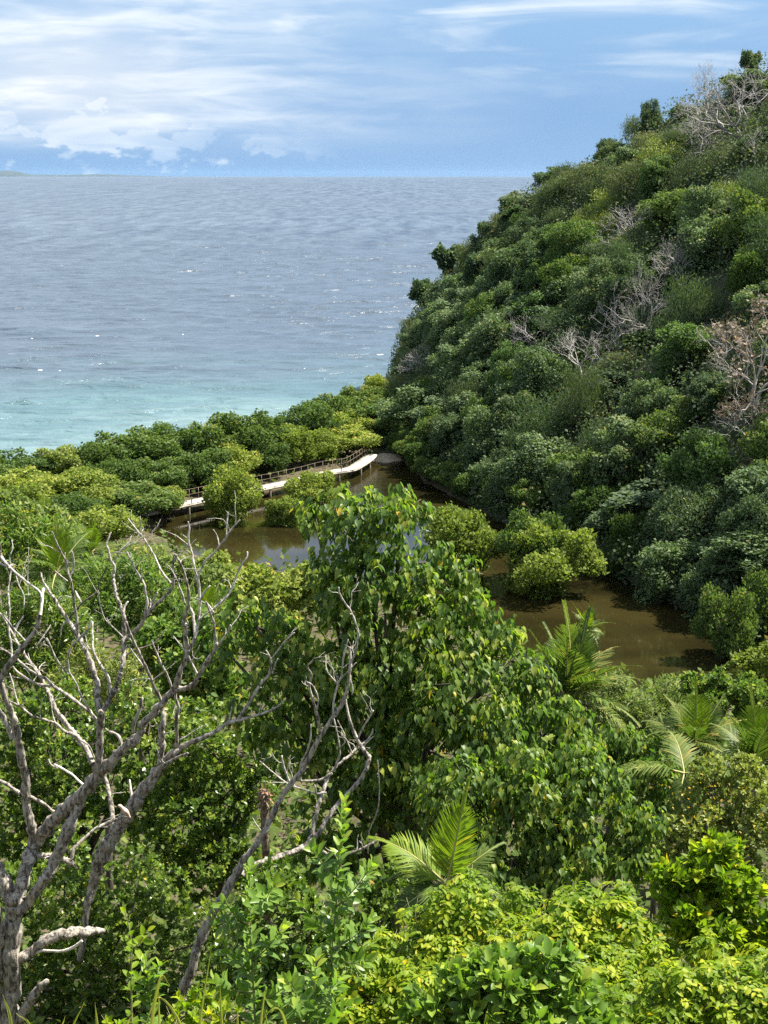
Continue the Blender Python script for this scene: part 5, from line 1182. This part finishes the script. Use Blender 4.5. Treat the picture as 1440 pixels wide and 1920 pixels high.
# dove on the side branch of the large dead tree
c = at(233, 1523, 20.0); prb = [o for o in DT1.children if o.name.startswith('branch')]
t = thing('dove', 'small pinkish brown dove perched on a side branch of the large dead tree', 'bird', tuple(at(236, 1529, 20.0)))
loc = np.array(t.location); px_ = [(244, 1533, .012), (241, 1529, .022), (238, 1525.5, .040), (234.5, 1521.5, .046), (231, 1517.5, .036), (228, 1514, .024), (225.5, 1511.5, .026), (223, 1511, .022), (221, 1511.4, .010)]
Q = catmull([at(a, b_, 19.9) for a, b_, q in px_], 4) - loc; rq = np.interp(np.linspace(0, 1, len(Q)), np.linspace(0, 1, len(px_)), [q for *_, q in px_])
V, F = tube(Q, rq, 10); obj('body', make_mesh('body', V, F, M['dove']), t)
V, F = tube(catmull([at(a, b_, 19.85) - loc for a, b_ in ((232, 1518), (237, 1523), (242, 1529))], 4), np.array([.014, .03, .033, .034, .032, .026, .02, .014, .006]), 8); obj('wing', make_mesh('wing', V, F, M['dove']), t)
V, F = tube(np.array([at(a, b_, 19.9) - loc for a, b_ in ((221.3, 1511.4), (219.6, 1512.2), (218.6, 1513))]), np.array([.007, .005, .002]), 5); obj('beak', make_mesh('beak', V, F, M['bark_dark']), t)
for k in (-1, 1):
    V, F = tube(np.array([at(236, 1525, 19.95 + .03 * k) - loc, at(236.5, 1529, 19.97 + .03 * k) - loc]), np.array([.006, .005]), 5); obj('leg', make_mesh('leg', V, F, M['rail']), t)

# ------------------------------------------------------------------ boardwalk and sand spit
BW = np.array([on_level(px, py, 1.0) for px, py in [(240, 968), (330, 947), (400, 932), (480, 916), (560, 899), (610, 886), (655, 879), (673, 870), (688, 860), (696, 852)]])
BQ = catmull(BW, 14); Ls = np.concatenate([[0], np.cumsum(np.linalg.norm(np.diff(BQ, axis=0), axis=1))])
t = thing('boardwalk', 'pale boardwalk with a wooden railing curving along the far side of the pond', 'boardwalk', tuple(BQ[len(BQ) // 2] * np.array((1, 1, 0)))); loc = np.array(t.location)
def bw(s):
    p = np.array([np.interp(s, Ls, BQ[:, i]) for i in range(3)]); q = np.array([np.interp(min(s + .3, Ls[-1]), Ls, BQ[:, i]) for i in range(3)]) - np.array([np.interp(max(s - .3, 0), Ls, BQ[:, i]) for i in range(3)])
    T_ = unit(q * np.array((1, 1, 0))); return p - loc, T_, np.array((-T_[1], T_[0], 0))
HW = .60; sec = 3.2; nsec = int(Ls[-1] / sec)
for k in range(nsec):
    parts = []
    for j in range(13):
        p, T_, Nn = bw(k * sec + (j + .5) * sec / 13); parts.append(boxVF(p + UP * rng.uniform(-.006, .006), T_ * (sec / 26 - .006), Nn * (HW + rng.uniform(-.012, .012)), UP * .035))
    V, F = joinVF(parts); ds_ = obj('deck_section', make_mesh('deck_section', V, F, M['concrete'], None, False), t)
    for sgn in (-1, 1):
        V = []
        for f in np.linspace(0, 1, 6):
            p, T_, Nn = bw((k + f) * sec); c_ = p + Nn * sgn * (HW - .05)
            V += [c_ + Nn * .05 - UP * .04, c_ - Nn * .05 - UP * .04, c_ - Nn * .05 - UP * .22, c_ + Nn * .05 - UP * .22]
        F = [(4 * j + q, 4 * j + (q + 1) % 4, 4 * j + 4 + (q + 1) % 4, 4 * j + 4 + q) for j in range(5) for q in range(4)]
        obj('beam', make_mesh('beam', V, F, M['concrete'], None, False), t)
    for sgn in (-1, 1):
        p, T_, Nn = bw(k * sec + .15); q = p + Nn * sgn * (HW - .12)
        V, F = tube(np.array([q - UP * 2.0, q - UP * 1.0, q - UP * .21]), np.array([.10, .10, .10]), 8); obj('pile', make_mesh('pile', V, F, M['pile']), t)
    for zz, nm in ((.98, 'top_rail'), (.52, 'mid_rail')):
        pr_ = [bw(k * sec + f * sec)[0] + bw(k * sec + f * sec)[2] * (HW - .05) + UP * zz for f in np.linspace(0, 1, 5)]
        V, F = tube(np.array(pr_), np.full(5, .016), 6); obj(nm, make_mesh(nm, V, F, M['rail']), t)
    for f in (0, .34, .67):
        p, T_, Nn = bw(k * sec + f * sec + .05); q = p + Nn * (HW - .05)
        V, F = boxVF(q + UP * .50, T_ * .019, Nn * .019, UP * .52); obj('post', make_mesh('post', V, F, M['rail'], None, False), t)
    if k % 2 == 0:
        p, T_, Nn = bw(k * sec + .4); q = p - Nn * (HW - .05)
        V, F = boxVF(q + UP * .30, T_ * .03, Nn * .03, UP * .27); obj('kerb_post', make_mesh('kerb_post', V, F, M['pile'], None, False), t)
sc_ = on_level(718, 866, .0); V = []; F = []; na, nr = 28, 5
for j in range(nr):
    for i in range(na):
        a = i * 2 * math.pi / na; f = j / (nr - 1); wob = 1 + .12 * math.sin(3 * a + 1) + .07 * math.sin(7 * a)
        V.append((sc_[0] + .4 + math.cos(a) * 2.3 * f * wob, sc_[1] + 1.5 + math.sin(a) * 2.2 * f * wob, .55 * (1 - f ** 2) - .12 * f + .04))
for j in range(nr - 1):
    for i in range(na): F.append((j * na + i, j * na + (i + 1) % na, (j + 1) * na + (i + 1) % na, (j + 1) * na + i))
obj('sand_bank', make_mesh('sand_bank', V, F, M['sand']), kind='structure')
print('hill trees', n_hill, 'objects', len(bpy.data.objects))

# ------------------------------------------------------------------ sea air: one even, thin haze round everything
hb = [(-60000, -600, -4.5), (60000, 72000, 230)]
(x0, y0, z0), (x1, y1, z1) = hb
V, F = boxVF(((x0 + x1) / 2, (y0 + y1) / 2, (z0 + z1) / 2), ((x1 - x0) / 2, 0, 0), (0, (y1 - y0) / 2, 0), (0, 0, (z1 - z0) / 2))
m, N = new_mat('haze_air')
vol = N.add('ShaderNodeVolumePrincipled', ins={'Color': (.48, .72, 1.0, 1), 'Density': 0.32e-5, 'Anisotropy': 0.1})
o_ = N.add('ShaderNodeOutputMaterial'); N.l.new(vol.outputs[0], o_.inputs['Volume'])
hz_o = obj('haze', make_mesh('haze', V, F, m, None, False), kind='stuff', label='thin pale sea haze hanging over the whole bay'); hz_o['category'] = 'haze'
